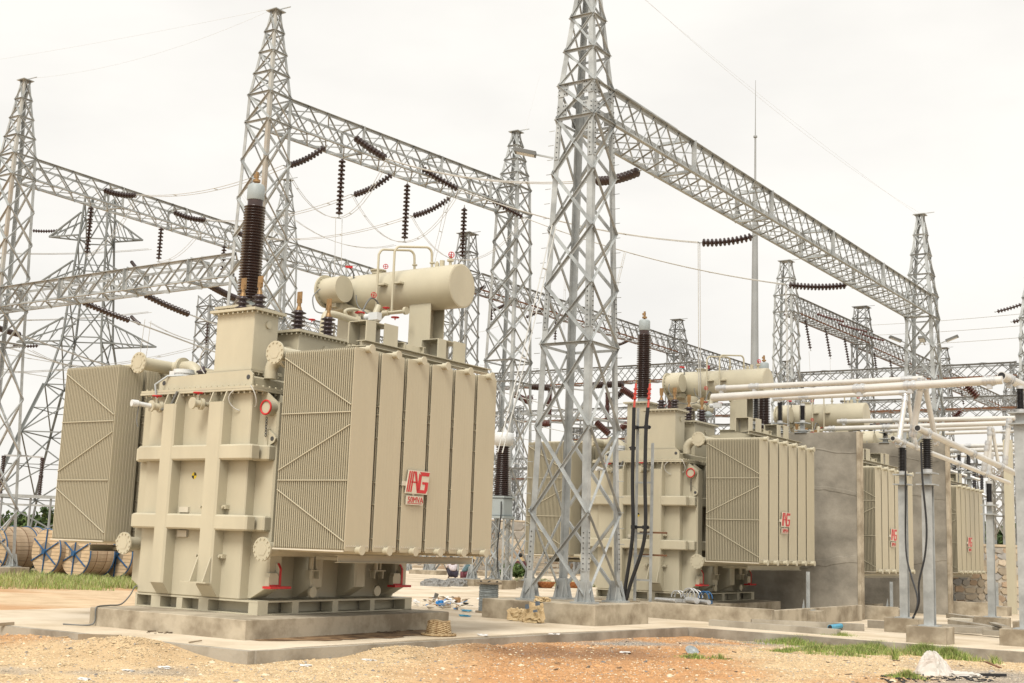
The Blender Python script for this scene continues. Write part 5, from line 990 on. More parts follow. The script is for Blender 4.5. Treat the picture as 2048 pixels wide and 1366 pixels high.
def isolator(label, x, y, zt, n=2, r=.13, m='porc', legs=True, gap=2.9):
    T = thing('disconnector', (x, y, -.3), label, 'switchgear', 'disconnectors on lattice frames')
    d = Vector((.55, .83, 0)); P = lambda a, z: Vector((x, y, 0)) + d * a + Vector((0, 0, z))
    q = MB(); q.bar(P(-2.2, zt), P(gap + 1.0, zt), .22, .16); q.bar(P(-2.2, zt - .45), P(gap + 1.0, zt - .45), .10); q.build('beam', M['galv'], T)
    for a in (-1.5, .1, gap - .4, gap + .6):
        q = MB(); s_ = Vector((.83, -.55, 0)) * .25; q.bar(P(a, -.3) - s_, P(a, zt), .08); q.bar(P(a, -.3) + s_, P(a, zt), .08); q.bar(P(a, .4), P(a + .4, zt * .6), .05); q.bar(P(a, zt * .6), P(a + .4, .4), .05); q.build('leg_frame', M['galv_far'], T)
    for i in range(n):
        a = i * gap; q = MB()
        for k in range(2): q.lathe(P(a, zt + .08 + k * .98), (0, 0, 1), shed_profile(.9, r * .6, r, 10), 14); q.cyl(P(a, zt + .98 + k * .95), P(a, zt + 1.08 + k * .95), r * .9, 12)
        q.build('insulator', M[m], T); q = MB(); q.bar(P(a, zt + 2.05), P(a + 1.2 * (1 if i == 0 else -1), zt + 2.08), .09); q.build('contact_arm', M['alu2'], T)
P = at(45, 992, 'y', 24.5); isolator('disconnector with two tall dark insulators above the cable drums', P.x - .6, P.y - .9, P.z, 2, gap=1.9)
for i, (u, v, y, lab) in enumerate(((1100, 790, 60, 'far disconnector behind the tallest tower, left'), (1215, 800, 62, 'far disconnector behind the tallest tower, right'), (1340, 800, 64, 'far disconnector left of the second transformer bushing'))):
    P = at(u, v, 'y', y); isolator(lab, P.x, P.y, P.z - 1.5, 2, .2, 'porc_red')
k = 0
for a, b, y, lab in (((1056, 773), (1102, 776), 58, 'dark far insulator lying level between the towers'), ((1165, 772), (1250, 768), 58, 'long dark far insulator behind the tall tower leg'), ((1240, 775), (1272, 796), 57, 'red brown slanting insulator beside the red sleeved cables'), ((1026, 788), (1064, 806), 58, 'red brown slanting insulator left of the tallest tower'), ((1046, 806), (1066, 790), 59, 'crossing red brown insulator left of the tallest tower'), ((1218, 806), (1250, 780), 58, 'dark slanting insulator behind the right tower leg'), ((1240, 858), (1258, 846), 57, 'red brown blob insulator beside the second tank'), ((1190, 842), (1220, 870), 57, 'dark red slanting insulator behind the tower legs'), ((1080, 850), (1102, 846), 58, 'dark red low insulator behind the left tower leg'), ((1100, 812), (1092, 800), 58, 'short red brown insulator behind the left tower leg'), ((1930, 768), (1958, 798), 55, 'red brown slanting insulator under the thickest tube'), ((1905, 838), (1925, 818), 55, 'red brown insulator right of the gantry tower base')):
    string(at(*a, 'y', y), at(*b, 'y', y), lab, r=.24, sag=0, pitch=.13, mk='porc_red' if 'red' in lab else 'porc', group='far switchgear insulators', parts=False)
# ------------------------------------------------------------------ gravel, grass, plants
def pebbles(name, n, region, size, seed, lab=None):
    r = np.random.default_rng(seed); x, y = region(r, n); z = gnd(x, y); n = len(x)
    base = np.array([[1, 0, 0], [-.5, .87, 0], [-.5, -.87, 0], [.1, .1, .7], [.55, .6, .25], [-.7, .05, .3], [.2, -.75, .3]], float)
    F = np.array([[0, 4, 3], [4, 1, 3], [1, 5, 3], [5, 2, 3], [2, 6, 3], [6, 0, 3]])
    s = np.clip(r.lognormal(math.log(size), .45, n), size * .4, size * 3.2); an = r.random(n) * 6.283
    V = base[None] * (1 + .35 * (r.random((n, 7, 3)) - .5)) * s[:, None, None] * np.stack([np.ones(n), r.uniform(.6, 1, n), r.uniform(.5, .9, n)], 1)[:, None, :]
    c, sn = np.cos(an)[:, None], np.sin(an)[:, None]; vx = V[..., 0] * c - V[..., 1] * sn; vy = V[..., 0] * sn + V[..., 1] * c
    V = np.stack([vx + x[:, None], vy + y[:, None], V[..., 2] + z[:, None] - s[:, None] * .1], -1)
    t = ground_tint(x, y) * r.uniform(.72, 1.25, n)[:, None]; k = r.random(n); t[k < .06] = np.array([.36, .33, .30]) * r.uniform(.5, 1.2, (k < .06).sum())[:, None]; t[k > .93] = np.array([.80, .68, .48])
    o = link(name, npmesh(name, V.reshape(-1, 3), (F[None] + (np.arange(n) * 7)[:, None, None]).reshape(-1, 3), M['pebble'], np.repeat(t, 7, 0)), None, (0, 0, 0)); o['kind'] = 'stuff'; return o
def front(r, n):
    x = r.uniform(-9, 15, n * 4); y = r.uniform(-12.5, 11.1, n * 4)
    edge = 2.86 + .062 * (y + 1); k = ((y < -2.52) | (x > edge)); x, y = x[k], y[k]
    px = np.stack([x, y, np.full_like(x, -.2)], 1) - np.array(_C); zz = px @ np.array(_fw); u = px @ np.array(_R) / zz; v = -px @ np.array(_U) / zz
    k = (zz > 8) & (np.abs(u) < .46) & (v < .30) & (v > 0); x, y = x[k], y[k]; m = fbm(x, y, 1.8, 51) > r.random(len(x)) * .55 + .05; return x[m][:n], y[m][:n]
pebbles('gravel', 190000, front, .0135, 11); pebbles('gravel_stones', 2600, front, .03, 12); pebbles('clods', 260, front, .055, 13)
def blades(name, n, region, h, w_, seed, pal=((.30, .40, .09), (.38, .44, .13), (.20, .30, .06), (.50, .46, .20))):
    r = np.random.default_rng(seed); x, y, z, hs = region(r, n); n = len(x); an = r.random(n) * 6.283; hh = h * hs * r.uniform(.5, 1.25, n); ln = hh * r.uniform(.1, .7, n); a2 = r.random(n) * 6.283
    dx, dy = np.cos(an) * w_ / 2, np.sin(an) * w_ / 2; lx, ly = np.cos(a2) * ln, np.sin(a2) * ln
    V = np.stack([np.stack([x - dx, y - dy, z - .02], 1), np.stack([x + dx, y + dy, z - .02], 1), np.stack([x + dx * .7 + lx * .4, y + dy * .7 + ly * .4, z + hh * .6], 1), np.stack([x - dx * .7 + lx * .4, y - dy * .7 + ly * .4, z + hh * .6], 1), np.stack([x + lx, y + ly, z + hh], 1)], 1)
    F = np.array([[0, 1, 2], [0, 2, 3], [3, 2, 4]]); t = np.array(pal)[r.integers(0, len(pal), n)] * r.uniform(.7, 1.4, n)[:, None]
    o = link(name, npmesh(name, V.reshape(-1, 3), (F[None] + (np.arange(n) * 5)[:, None, None]).reshape(-1, 3), M['grass'], np.repeat(t, 5, 0)), None, (0, 0, 0)); o['kind'] = 'stuff'; return o
def patches(lst, zf=None):
    def f(r, n):
        X, Y, H = [], [], []; tot = sum(p[4] for p in lst)
        for cx, cy, rx, ry, wt, h in lst:
            m = int(n * wt / tot); a = r.random(m) * 6.283; q = np.abs(r.normal(size=m)) * .55; x = cx + rx * q * np.cos(a); y = cy + ry * q * np.sin(a); X.append(x); Y.append(y); H.append(h * (1.15 - .75 * q))
        x, y, h = map(np.concatenate, (X, Y, H)); k = fbm(x, y, .5, 77) > r.random(len(x)) * .4 + .25; x, y, h = x[k], y[k], h[k]
        return x, y, (gnd(x, y) if zf is None else zf(x, y)), h
    return f
def AT(u, v, z=-.2): p = at(u, v, 'z', z); return p.x, p.y
gl = []
for u, v, rx, ry, wt, h in ((1600, 1283, 1.1, 1.1, 2.2, 1), (1680, 1281, 1.2, 1.1, 3.6, 1.2), (1760, 1296, 1.0, .9, 2.8, 1.1), (1850, 1305, .9, .55, 2.2, 1.3), (1900, 1311, .6, .4, 1, 1.3), (1720, 1303, .9, .6, 1.6, .8), (1640, 1300, .7, .5, 1.0, .7), (1560, 1276, .8, .4, .8, .8), (1420, 1256, .7, .35, .9, .9), (1470, 1260, .5, .3, .5, .7), (1600, 1308, .8, .3, .8, .6), (1690, 1312, .5, .2, .4, .6), (1390, 1320, .35, .2, .3, .5), (1440, 1322, .25, .12, .15, .5), (1790, 1318, .12, .1, .12, 1.6), (1990, 1325, .15, .12, .12, 1), (1815, 1362, .35, .12, .4, .7)):
    x, y = AT(u, v); gl.append((x, y, rx, ry, wt, h))
blades('grass', 52000, patches(gl), .17, .014, 5)
gl = [(*AT(u, v), .13, .07, 1, 1) for u, v in ((848, 1290), (905, 1290), (868, 1288), (150, 1262), (565, 1312), (1000, 1270))]
blades('grass', 900, patches(gl), .14, .012, 6)
x0, y0 = AT(130, 1160, -.15)
def strip(r, n):
    u = r.uniform(-6, 280, n); v = 1147 + 33 * r.random(n) ** 1.2; P = [at(a, b, 'z', -.15) for a, b in zip(u, v)]; x = np.array([p.x for p in P]); y = np.array([p.y for p in P]); k = (fbm(x, y, 2.2, 91) > r.random(n) * .5 + .2) & (v < 1168 + 14 * fbm(x, y, 1.2, 17)); return x[k], y[k], gnd(x[k], y[k]), (.25 + 1.5 * fbm(x, y, 1.1, 14) ** 2)[k]
blades('grass', 22000, strip, .30, .02, 8, ((.32, .40, .10), (.42, .46, .16), (.22, .31, .07), (.52, .48, .24)))
def leaves(parent, name, cen, rad, n, sz, seed, pal, lumps=9):
    r = np.random.default_rng(seed); c = np.array(cen); rad = np.array(rad); L_ = r.normal(size=(lumps, 3)); L_ /= np.linalg.norm(L_, axis=1)[:, None]; L_ *= r.uniform(.3, .75, lumps)[:, None]; L_[:, 2] = np.abs(L_[:, 2]) * 1.2 - .25
    k = r.integers(0, lumps, n); d = r.normal(size=(n, 3)); d /= np.linalg.norm(d, axis=1)[:, None]; p = (L_[k] + d * (r.random(n) ** .4)[:, None] * r.uniform(.28, .5, lumps)[k][:, None]) * rad + c
    a = r.normal(size=(n, 3)); a /= np.linalg.norm(a, axis=1)[:, None]; b = np.cross(a, r.normal(size=(n, 3))); b /= np.linalg.norm(b, axis=1)[:, None]; s = sz * r.uniform(.5, 1.3, n)[:, None]
    V = np.stack([p - a * s, p + b * s * .5, p + a * s, p - b * s * .5], 1); t = np.array(pal)[r.integers(0, len(pal), n)] * r.uniform(.7, 1.3, n)[:, None]
    V = V - np.array(WL[parent])
    me = npmesh(name, V.reshape(-1, 3), (np.array([[0, 1, 2, 3]])[None] + (np.arange(n) * 4)[:, None, None]).reshape(-1, 4), M['leaf'], np.repeat(t, 4, 0)); return link(name, me, parent, WL[parent])
PALG = ((.07, .12, .03), (.10, .16, .045), (.05, .09, .025), (.14, .19, .06))
def shrub(label, x, y, z, rad, n, sz, seed, group, trunk=True, pal=PALG):
    T = thing('shrub', (x, y, z), label, 'shrub', group)
    if trunk:
        q = MB(); r = random.Random(seed)
        for i in range(4): q.tube([(x, y, z - .1), (x + r.uniform(-.3, .3) * rad[0], y + r.uniform(-.3, .3) * rad[1], z + rad[2] * .7), (x + r.uniform(-.6, .6) * rad[0], y + r.uniform(-.6, .6) * rad[1], z + rad[2] * 1.4)], [.07 * rad[2] ** .5, .045, .02], 6)
        q.build('stem', M['bark'], T)
    leaves(T, 'foliage', (x, y, z + rad[2] * .9), rad, n, sz, seed, pal); return T
for i, (u, v, t, w_, lab) in enumerate(((12, 1030, 92, 2.3, 'green shrub at the left picture edge behind the cable drums'), (52, 1022, 96, 2.6, 'green shrub behind the disconnector frame'), (92, 1012, 84, 2.4, 'bright shrub half hidden by the far left radiators'), (-30, 1028, 90, 2.4, 'shrub just outside the left picture edge'), (1985, 1045, 88, 1.9, 'small tree right of the farthest radiators'), (2022, 1040, 84, 2.2, 'small tree behind the cream post at the right'), (2060, 1036, 90, 2.3, 'small tree at the right picture edge'), (840, 1095, 105, 2.5, 'distant shrub hidden behind the nearest radiators'), (1130, 1085, 110, 2.6, 'distant tree behind the tallest tower'))):
    r_ = _fw + _R * ((u - 1024) / _f) - _U * ((v - 683) / _f); P = _C + r_ * t; shrub(lab, P.x, P.y, -.5, (w_, w_, max(1.2, (P.z + .5) / 1.7)), 2600, .22, 100 + i, 'background shrubs and trees')
for u, v, lab, s in ((1022, 1166, 'cut green weeds heaped beside the tower footing', .62),):
    P = onground(u, v); shrub(lab, P.x, P.y, P.z, (.95, .8, .62), 3000, .085, 44, None, False, ((.14, .22, .06), (.20, .27, .09), (.10, .17, .04)))
# ------------------------------------------------------------------ cable drums
def cable_drum(label, c, r, ln, seed):
    c = Vector(c); T = thing('cable_drum', (c.x, c.y, c.z - r), label, 'cable drum', 'wooden cable drums in a row'); rr = random.Random(seed)
    for e, sg in ((0, -1), (ln, 1)):
        q = MB(); q.cyl((c.x, c.y + e - .045, c.z), (c.x, c.y + e + .045, c.z), r - .03, 40, smooth=False); fl = q.build('flange', M['wood'], T)
        yf = c.y + e + sg * .05
        q = MB(); q.cyl((c.x, yf, c.z), (c.x, yf + sg * .006, c.z), r * .42, 28); q.build('flange_core', M['plank'], fl)
        q = MB(); q.tube([(c.x + (r - .015) * math.cos(a), c.y + e, c.z + (r - .015) * math.sin(a)) for a in [2 * math.pi * i / 40 for i in range(41)]], .024, 8); q.build('rim', M['blue'], T)
        for k in range(6):
            a = k * math.pi / 3 + .45; d = Vector((math.cos(a), 0, math.sin(a))); q = MB(); q.bar(Vector((c.x, yf + sg * .03, c.z)) + d * .07, Vector((c.x, yf + sg * .03, c.z)) + d * (r - .03), .038, .04, up=(0, 1, 0)); q.build('spoke', M['blue'], fl)
        q = MB(); q.cyl((c.x, yf + sg * .01, c.z), (c.x, yf + sg * .12, c.z), .10, 16); q.build('hub', M['blue'], fl)
        n = 13
        q = MB()
        for k in range(n):
            zz = c.z - r + 2 * r * (k + .5) / n; hw = math.sqrt(max(0, (r - .04) ** 2 - (zz - c.z) ** 2)); q.box(c.x - hw, c.x + hw, yf + sg * .001 - .002, yf + sg * .001 + .002, zz - .006, zz + .006)
        stuff(q.build('board_joints', M['plank'], fl))
    n = 38; w_ = 2 * math.pi * (r - .05) / n; q = MB(); q.box(-w_ / 2 + .004, w_ / 2 - .004, .055, ln - .055, r - .075, r - .045); sm_ = q.mesh('slat', M['slat'])
    for k in range(n): link('slat', sm_, T, c, (0, 2 * math.pi * k / n + rr.uniform(-.01, .01), 0))
    for t in (.3, .7):
        q = MB(); q.tube([(c.x + (r - .04) * math.cos(a), c.y + ln * t, c.z + (r - .04) * math.sin(a)) for a in [2 * math.pi * i / 36 for i in range(37)]], .012, 5); q.build('steel_band', M['rust'], T)
    return T
for i, (u, v, y, r, ln, lab) in enumerate(((-14, 1098, 14.9, .95, 1.45, 'cable drum cut by the left picture edge, its slatted side in view'), (93, 1103, 15.6, .90, 1.15, 'cable drum with its round timber end in view, left of two such ends'), (152, 1107, 15.9, .90, 1.15, 'cable drum below the left radiators with end and slats in view'), (236, 1110, 17.4, .88, 1.15, 'cable drum partly behind the lower pipe flange of the nearest transformer'), (288, 1112, 18.4, .88, 1.15, 'cable drum hidden behind the nearest tank'), (24, 1094, 18.6, .93, 1.2, 'cable drum in the back row at the left'))):
    P = at(u, v, 'y', y); cable_drum(lab, (P.x, P.y, P.z), r, ln, i)
# ------------------------------------------------------------------ wire reel, sacks, baskets, litter
def reel():
    P = onground(976, 1226); x, y, z = P; T = thing('wire_reel', (x, y, z), 'small reel of grey steel wire standing on end on the apron', 'wire reel')
    q = MB(); q.cyl((x, y, z), (x, y, z + .05), .33, 28, smooth=False); q.build('flange', M['plank'], T); q = MB(); q.cyl((x, y, z + .73), (x, y, z + .78), .33, 28, smooth=False); q.build('flange', M['plank'], T)
    q = MB(); q.cyl((x, y, z + .051), (x, y, z + .729), .22, 20); q.build('core', M['rope'], T)
    q = MB(); pts = []; r = random.Random(3)
    n = 24
    for k in range(n):
        zz = z + .065 + k * .66 / n; tl = r.uniform(-.012, .012); ph = r.random() * 6
        q.tube([(x + (.235 + .008 * (k % 2)) * math.cos(a), y + (.235 + .008 * (k % 2)) * math.sin(a), zz + tl * math.sin(a + ph)) for a in [2 * math.pi * i / 20 for i in range(21)]], .015, 5)
    stuff(q.build('wire_turns', M['rope'], T))
    q = MB()
    for k in range(6): a = k * 1.05; q.cyl((x + .24 * math.cos(a), y + .24 * math.sin(a), z + .78), (x + .24 * math.cos(a), y + .24 * math.sin(a), z + .81), .02, 6)
    stuff(q.build('bolts', M['bolt'], T))
reel()
def crumple(name, label, cat, c, dims, m, seed, amp=.22, flat=.6, top=None, group=None, sub=18, tilt=0, parent=None):
    r = random.Random(seed); np_r = np.random.default_rng(seed); nu, nv = sub * 2, sub; V = []; F = []
    offs = np_r.random(3) * 50
    for j in range(nv + 1):
        ph = math.pi * j / nv
        for i in range(nu):
            th = 2 * math.pi * i / nu; d = Vector((math.sin(ph) * math.cos(th), math.sin(ph) * math.sin(th), -math.cos(ph)))
            e = .62; s_ = lambda v: math.copysign(abs(v) ** e, v)
            p = Vector((s_(d.x) * dims[0], s_(d.y) * dims[1], s_(d.z) * dims[2]))
            k = fbm(np.array([d.x * 2.1 + offs[0] + d.z]), np.array([d.y * 2.1 + offs[1] - d.z * 1.3]), 1.0, seed)[0] - .5; k2 = abs(fbm(np.array([d.x * 5 + offs[2] + d.z * 3]), np.array([d.y * 5 - d.z * 3]), 1.0, seed + 5)[0] - .5)
            k3 = abs(fbm(np.array([d.x * 2.6 + offs[1] + d.z]), np.array([d.y * 2.6 + offs[2] - d.z * 1.5]), 1.0, seed + 9)[0] - .5); p = p * (1 + amp * k * 2.2 - amp * 1.3 * k2 - amp * 2.2 * max(0, .12 - k3) * 3)
            if top: t = (p.z / dims[2] + 1) / 2; p.x = p.x * (1 - top * t) + tilt * t * dims[0]; p.y *= (1 - top * t)
            p.z = max(p.z, -dims[2] * flat); V.append((c[0] + p.x, c[1] + p.y, c[2] + p.z + dims[2] * flat))
    for j in range(nv):
        for i in range(nu): F.append((j * nu + i, j * nu + (i + 1) % nu, (j + 1) * nu + (i + 1) % nu, (j + 1) * nu + i))
    q = MB(); q.add(V, F, False)
    if parent: return q.build(name, M[m], parent)
    return tag(q.build(name, M[m], org=c), label, cat, group)
zz = gz(8.6, 0)
P = at(1067, 1232, 'y', 8.55); sk = crumple('cement_sack', 'crumpled tan paper sack with dark print leaning on the tower footing', 'sack', (P.x, 8.50, zz), (.30, .20, .27), 'sackp', 3, .3, .75, .35, 'empty paper sacks', tilt=.25)
P2 = at(1034, 1226, 'y', 8.7); crumple('cement_sack', 'flattened tan paper sack behind the upright one by the footing', 'sack', (P2.x, 8.72, zz), (.26, .16, .17), 'sackp', 5, .35, .7, .2, 'empty paper sacks')
P3 = at(1070, 1196, 'y', 8.75); crumple('cement_sack', 'folded tan paper sack lying on the footing edge behind the others', 'sack', (P3.x, 9.05, .42), (.22, .12, .07), 'sackp', 8, .4, .7, None, 'empty paper sacks')
for k, (du, dv, w_, h) in enumerate(((-16, -18, .09, .10), (10, -24, .11, .09), (4, -9, .10, .05))):
    P = at(1067 + du * .8, 1232 + dv, 'y', 8.285 + (.05 if dv < -28 else 0)); q = MB(); q.poly([(P.x - w_ / 2, P.y, P.z - h / 2), (P.x + w_ / 2, P.y, P.z - h / 2 + .02), (P.x + w_ / 2 - .02, P.y, P.z + h / 2 + .02), (P.x - w_ / 2 - .01, P.y, P.z + h / 2)], (0, 1, 0), .03); q.build('printed_patch', M['sackb'], sk)
P = at(1868, 1352, 'z', -.2); ws = crumple('woven_sack', 'crumpled white woven sack lying on the gravel at lower right', 'sack', (P.x - .0, P.y, -.22), (.44, .32, .27), 'sackw', 14, .24, .6, .72, sub=26, tilt=-.05)
crumple('sack_tail', None, None, (P.x + .46, P.y + .10, -.21), (.30, .15, .07), 'sackw', 17, .4, .6, None, sub=14, parent=ws)
q = MB(); P = at(1985, 1354, 'z', -.2); q.bar(P + Vector((-.25, 0, .02)), P + Vector((.2, .12, .04)), .09, .04); tag(q.build('charred_board', M['black'], org=P), 'charred black board beside the white woven sack', 'board')
q = MB(); P = at(1990, 1335, 'z', -.18); q.bar(P + Vector((-.18, .1, .08)), P + Vector((.15, -.25, .02)), .05, .02); tag(q.build('broken_board', M['rust'], org=P), 'reddish broken board leaning by the charred one', 'board')
def basket_hat():
    P = at(878, 1272, 'z', 0.0); x, y, z = P.x - .05, P.y + .05, 0.004; T = thing('bamboo_basket', (x, y, z), 'upturned woven bamboo basket beside the plinth of the nearest transformer', 'basket')
    q = MB(); n, m = 40, 14; prof_ = [(0, .30), (.02, .235), (.06, .225), (.13, .215), (.20, .205), (.26, .20)]
    for j in range(m + 1):
        h = .27 * j / m; r0 = float(np.interp(h, [p[0] for p in prof_], [p[1] for p in prof_]))
        for i in range(n):
            a = 2 * math.pi * i / n; bump = .008 * (1 if (i // 2 + j) % 2 else -1); wob = 1 + .04 * math.sin(2 * a + 1) + .02 * math.sin(5 * a); rr_ = (r0 + bump) * wob; q.v.append((x + rr_ * math.cos(a), y + rr_ * math.sin(a), z + h + (.012 * math.sin(3 * a) if j == m else 0)))
    for j in range(m):
        for i in range(n): q.f.append((j * n + i, j * n + (i + 1) % n, (j + 1) * n + (i + 1) % n, (j + 1) * n + i)); q.sm.append(False)
    q.v.append((x, y, z + .25)); t0 = len(q.v) - 1
    for i in range(n): q.f.append((m * n + i, m * n + (i + 1) % n, t0)); q.sm.append(False)
    q.build('woven_side', M['basket'], T)
    q = MB(); q.tube([(x + .305 * math.cos(a) * (1 + .05 * math.sin(2 * a)), y + .30 * math.sin(a), z + .022) for a in [2 * math.pi * i / 30 for i in range(31)]], .022, 6); q.build('brim', M['basket'], T)
basket_hat()
def basket(label, u, v, yy):
    P = onground(u, v); q = MB(); q.lathe(P, (0, 0, 1), [(0, .22), (.10, .32), (.22, .38), (.25, .39), (.24, .35), (.06, .22)], 20); tag(q.build('round_basket', M['basket2'], org=P), label, 'basket', 'orange round baskets')
basket('orange round basket on straw left of the back tower leg', 1092, 1176, 16.5); basket('orange round basket right of the back tower leg', 1148, 1176, 16.5)
def straw(label, u, v, yy, rx, ry, h, n, seed, pal):
    P = onground(u, v); yy = P.y; r = np.random.default_rng(seed); a = r.random(n) * 6.283; q_ = np.sqrt(r.random(n)); x = P.x + rx * q_ * np.cos(a); y = yy + ry * q_ * np.sin(a); z = P.z + h * (1 - q_ ** 2) * r.random(n) * (.5 + fbm(x, y, .6, seed)); s = r.uniform(.05, .12, n)
    d1 = r.normal(size=(n, 3)); d1[:, 2] *= .4; d1 /= np.linalg.norm(d1, axis=1)[:, None]; d2 = np.cross(d1, r.normal(size=(n, 3))); d2 /= np.linalg.norm(d2, axis=1)[:, None]; p = np.stack([x, y, z], 1); V = np.stack([p - d1 * s[:, None], p + d2 * s[:, None] * .35, p + d1 * s[:, None], p - d2 * s[:, None] * .35], 1); t = np.array(pal)[r.integers(0, len(pal), n)] * r.uniform(.75, 1.2, n)[:, None]
    o = link('straw_heap', npmesh('straw_heap', V.reshape(-1, 3), (np.array([[0, 1, 2, 3]])[None] + (np.arange(n) * 4)[:, None, None]).reshape(-1, 4), M['straw'], np.repeat(t, 4, 0)), None, (0, 0, 0)); o['kind'] = 'stuff'
PS = ((.72, .66, .42), (.60, .56, .34), (.80, .74, .52), (.50, .50, .28))
straw('', 1070, 1170, 16.8, 1.7, .8, .34, 1800, 1, PS); straw('', 1165, 1172, 17, 1.6, .8, .30, 1500, 2, PS); straw('', 960, 1170, 18, 1.6, .6, .14, 900, 3, ((.55, .33, .17), (.62, .42, .24), (.45, .27, .14)))
def heap(name, label, cat, u, v, yy, dims, m, seed, group=None): P = onground(u, v); return crumple(name, label, cat, (P.x, P.y, P.z - .02), dims, m, seed, .25, .05, .35, group, sub=14)
heap('gravel_pile', 'small grey gravel pile in front of the crouching people, left', 'gravel pile', 868, 1172, 19, (.75, .5, .30), 'gravelgrey', 21, 'grey gravel piles'); heap('gravel_pile', 'small grey gravel pile in front of the crouching people, right', 'gravel pile', 912, 1172, 19.2, (.7, .5, .32), 'gravelgrey', 22, 'grey gravel piles')
# rubbish on the apron
gzz = gz(9.5, -4)
def lit(name, label, cat, u, v, dims, m, seed, group=None, amp=.5): P = at(u, v, 'z', gzz); return crumple(name, label, cat, (P.x, P.y, gzz + .003), dims, m, seed, amp, .5, None, group, sub=9)
lit('plastic_bag', 'bright blue plastic bag on the rubbish beside the plinth', 'plastic bag', 880, 1212, (.13, .10, .10), 'blueplastic', 31); lit('plastic_rag', 'thin blue plastic rag left of the wire reel', 'plastic rag', 934, 1223, (.22, .10, .035), 'bluepipe', 32, 'blue plastic rags', .8); lit('plastic_rag', 'flat blue plastic rag on the bare apron in front of the reel', 'plastic rag', 928, 1233, (.18, .06, .03), 'bluepipe', 33, 'blue plastic rags', .8)
q = MB(); P = at(870, 1200, 'z', gzz); q.bar(P + Vector((0, 0, .02)), P + Vector((.03, .04, .20)), .17, .03); tag(q.build('black_board', M['hose'], org=P), 'small black board standing up in the rubbish', 'board')
q = MB(); P = at(914, 1207, 'z', gzz); q.box(P.x - .08, P.x + .08, P.y - .06, P.y + .06, gzz + .003, gzz + .17); tag(q.build('cardboard_box', M['card'], org=P), 'small brown cardboard box in the rubbish', 'box')
for mk, n_, sd in (('paper', 34, 9), ('card', 14, 10), ('plank', 18, 11), ('blueplastic', 9, 12), ('black', 8, 13)):
    r = random.Random(sd); q = MB()
    for i in range(n_):
        u, v = r.gauss(892, 26), r.uniform(1199, 1221); P = at(u, v, 'z', gzz); a = r.random() * 3.14; w_, h_ = r.uniform(.04, .15), r.uniform(.02, .07); d = Vector((math.cos(a), math.sin(a), 0)); e = Vector((-d.y, d.x, 0)); z0 = .004 + .002 * i
        vs_ = [tuple(P + d * sx * w_ + e * sy * h_ + Vector((0, 0, z0 + r.uniform(0, .10)))) for sx, sy in ((-1, -1), (1, -1), (1, 1), (-1, 1))]
        q.add(vs_ + [(x_, y_, z_ - .006) for x_, y_, z_ in vs_], [(0, 1, 2), (0, 2, 3), (6, 5, 4), (7, 6, 4), (0, 4, 5, 1), (1, 5, 6, 2), (2, 6, 7, 3), (3, 7, 4, 0)])
    stuff(q.build('litter', M[mk]))
for mk, n_, sd, u0, u1, v0, v1 in (('black', 110, 21, 1760, 1990, 1346, 1366), ('bark', 22, 22, 1100, 1500, 1275, 1345), ('bark', 40, 23, 290, 400, 1278, 1290), ('bark', 40, 24, 600, 840, 1274, 1286), ('bark', 18, 25, 1640, 1980, 1300, 1360)):
    r = random.Random(sd); q = MB()
    for i in range(n_):
        u, v = r.uniform(u0, u1), r.uniform(v0, v1); P = at(u, v, 'z', -.18); zz = float(gnd(P.x, P.y)); 
        if P.x < 2.6 + .062 * (P.y + 1) and P.y > -2.4: zz = .002
        a = r.random() * 3.14; d = Vector((math.cos(a), math.sin(a), r.uniform(-.1, .2))) * r.uniform(.02, .08); q.bar(Vector((P.x, P.y, zz + .012)) - d, Vector((P.x, P.y, zz + .012)) + d, r.uniform(.012, .04), r.uniform(.008, .02))
    stuff(q.build('twigs', M[mk]))
for i, (u, v, z) in enumerate(((330, 1340, -.2), (255, 1342, -.2), (170, 1362, -.2), (610, 1338, -.2), (740, 1323, -.18), (1250, 1312, -.2), (1690, 1285, -.2), (1607, 1298, -.2), (590, 1310, -.16), (1110, 1269, 0.004), (965, 1271, .004))):
    P = at(u, v, 'z', z); lab = ('scrap of white paper on the gravel below the plinth corner', 'scrap of white paper left of another one in the foreground', 'scrap of white paper at the bottom edge, lowest on the gravel', 'flat pale plastic scrap on the middle foreground gravel', 'white scrap on the reddish gravel mound', 'pale scrap on the dark wet soil', 'white scrap in the right hand grass', 'pale scrap on soil beside the right hand grass', 'pale brick fragment at the apron corner', 'white scrap at the apron edge near the basket', 'white strip on the apron right of the basket')[i]
    crumple('scrap', lab, 'scrap', (P.x, P.y, max(z if z > -.1 else float(gnd(P.x, P.y)), -.3)), (.12, .06, .02), 'paper', 60 + i, .7, .6, None, 'scraps on the ground', sub=7)
q = MB(); n = 30
rr = random.Random(4); top_ = [(1.25, -.9 + 4.6 * i / n) for i in range(n + 1)]; bot_ = [(1.34 + .95 * math.sin(math.pi * min(1, (i + .5) / n)) ** .6 * rr.uniform(.72, 1.0) + .1 * i / n, -.9 + 4.7 * i / n) for i in range(n + 1)]
q.v = [(x_, y_, .006) for x_, y_ in top_] + [(x_, y_, .004) for x_, y_ in bot_]; q.f = [(i, n + 1 + i, n + 2 + i, i + 1) for i in range(n)]; q.sm = [False] * n
M['mud'] = mat('wet brown mud', (0.40, 0.255, 0.135), 0.8, scale=2.2, c2=(0.12, 0.07, 0.035), fac=(.42, .66), bump=.8, bscale=20); q.build('mud_patch', M['mud'])['kind'] = 'structure'
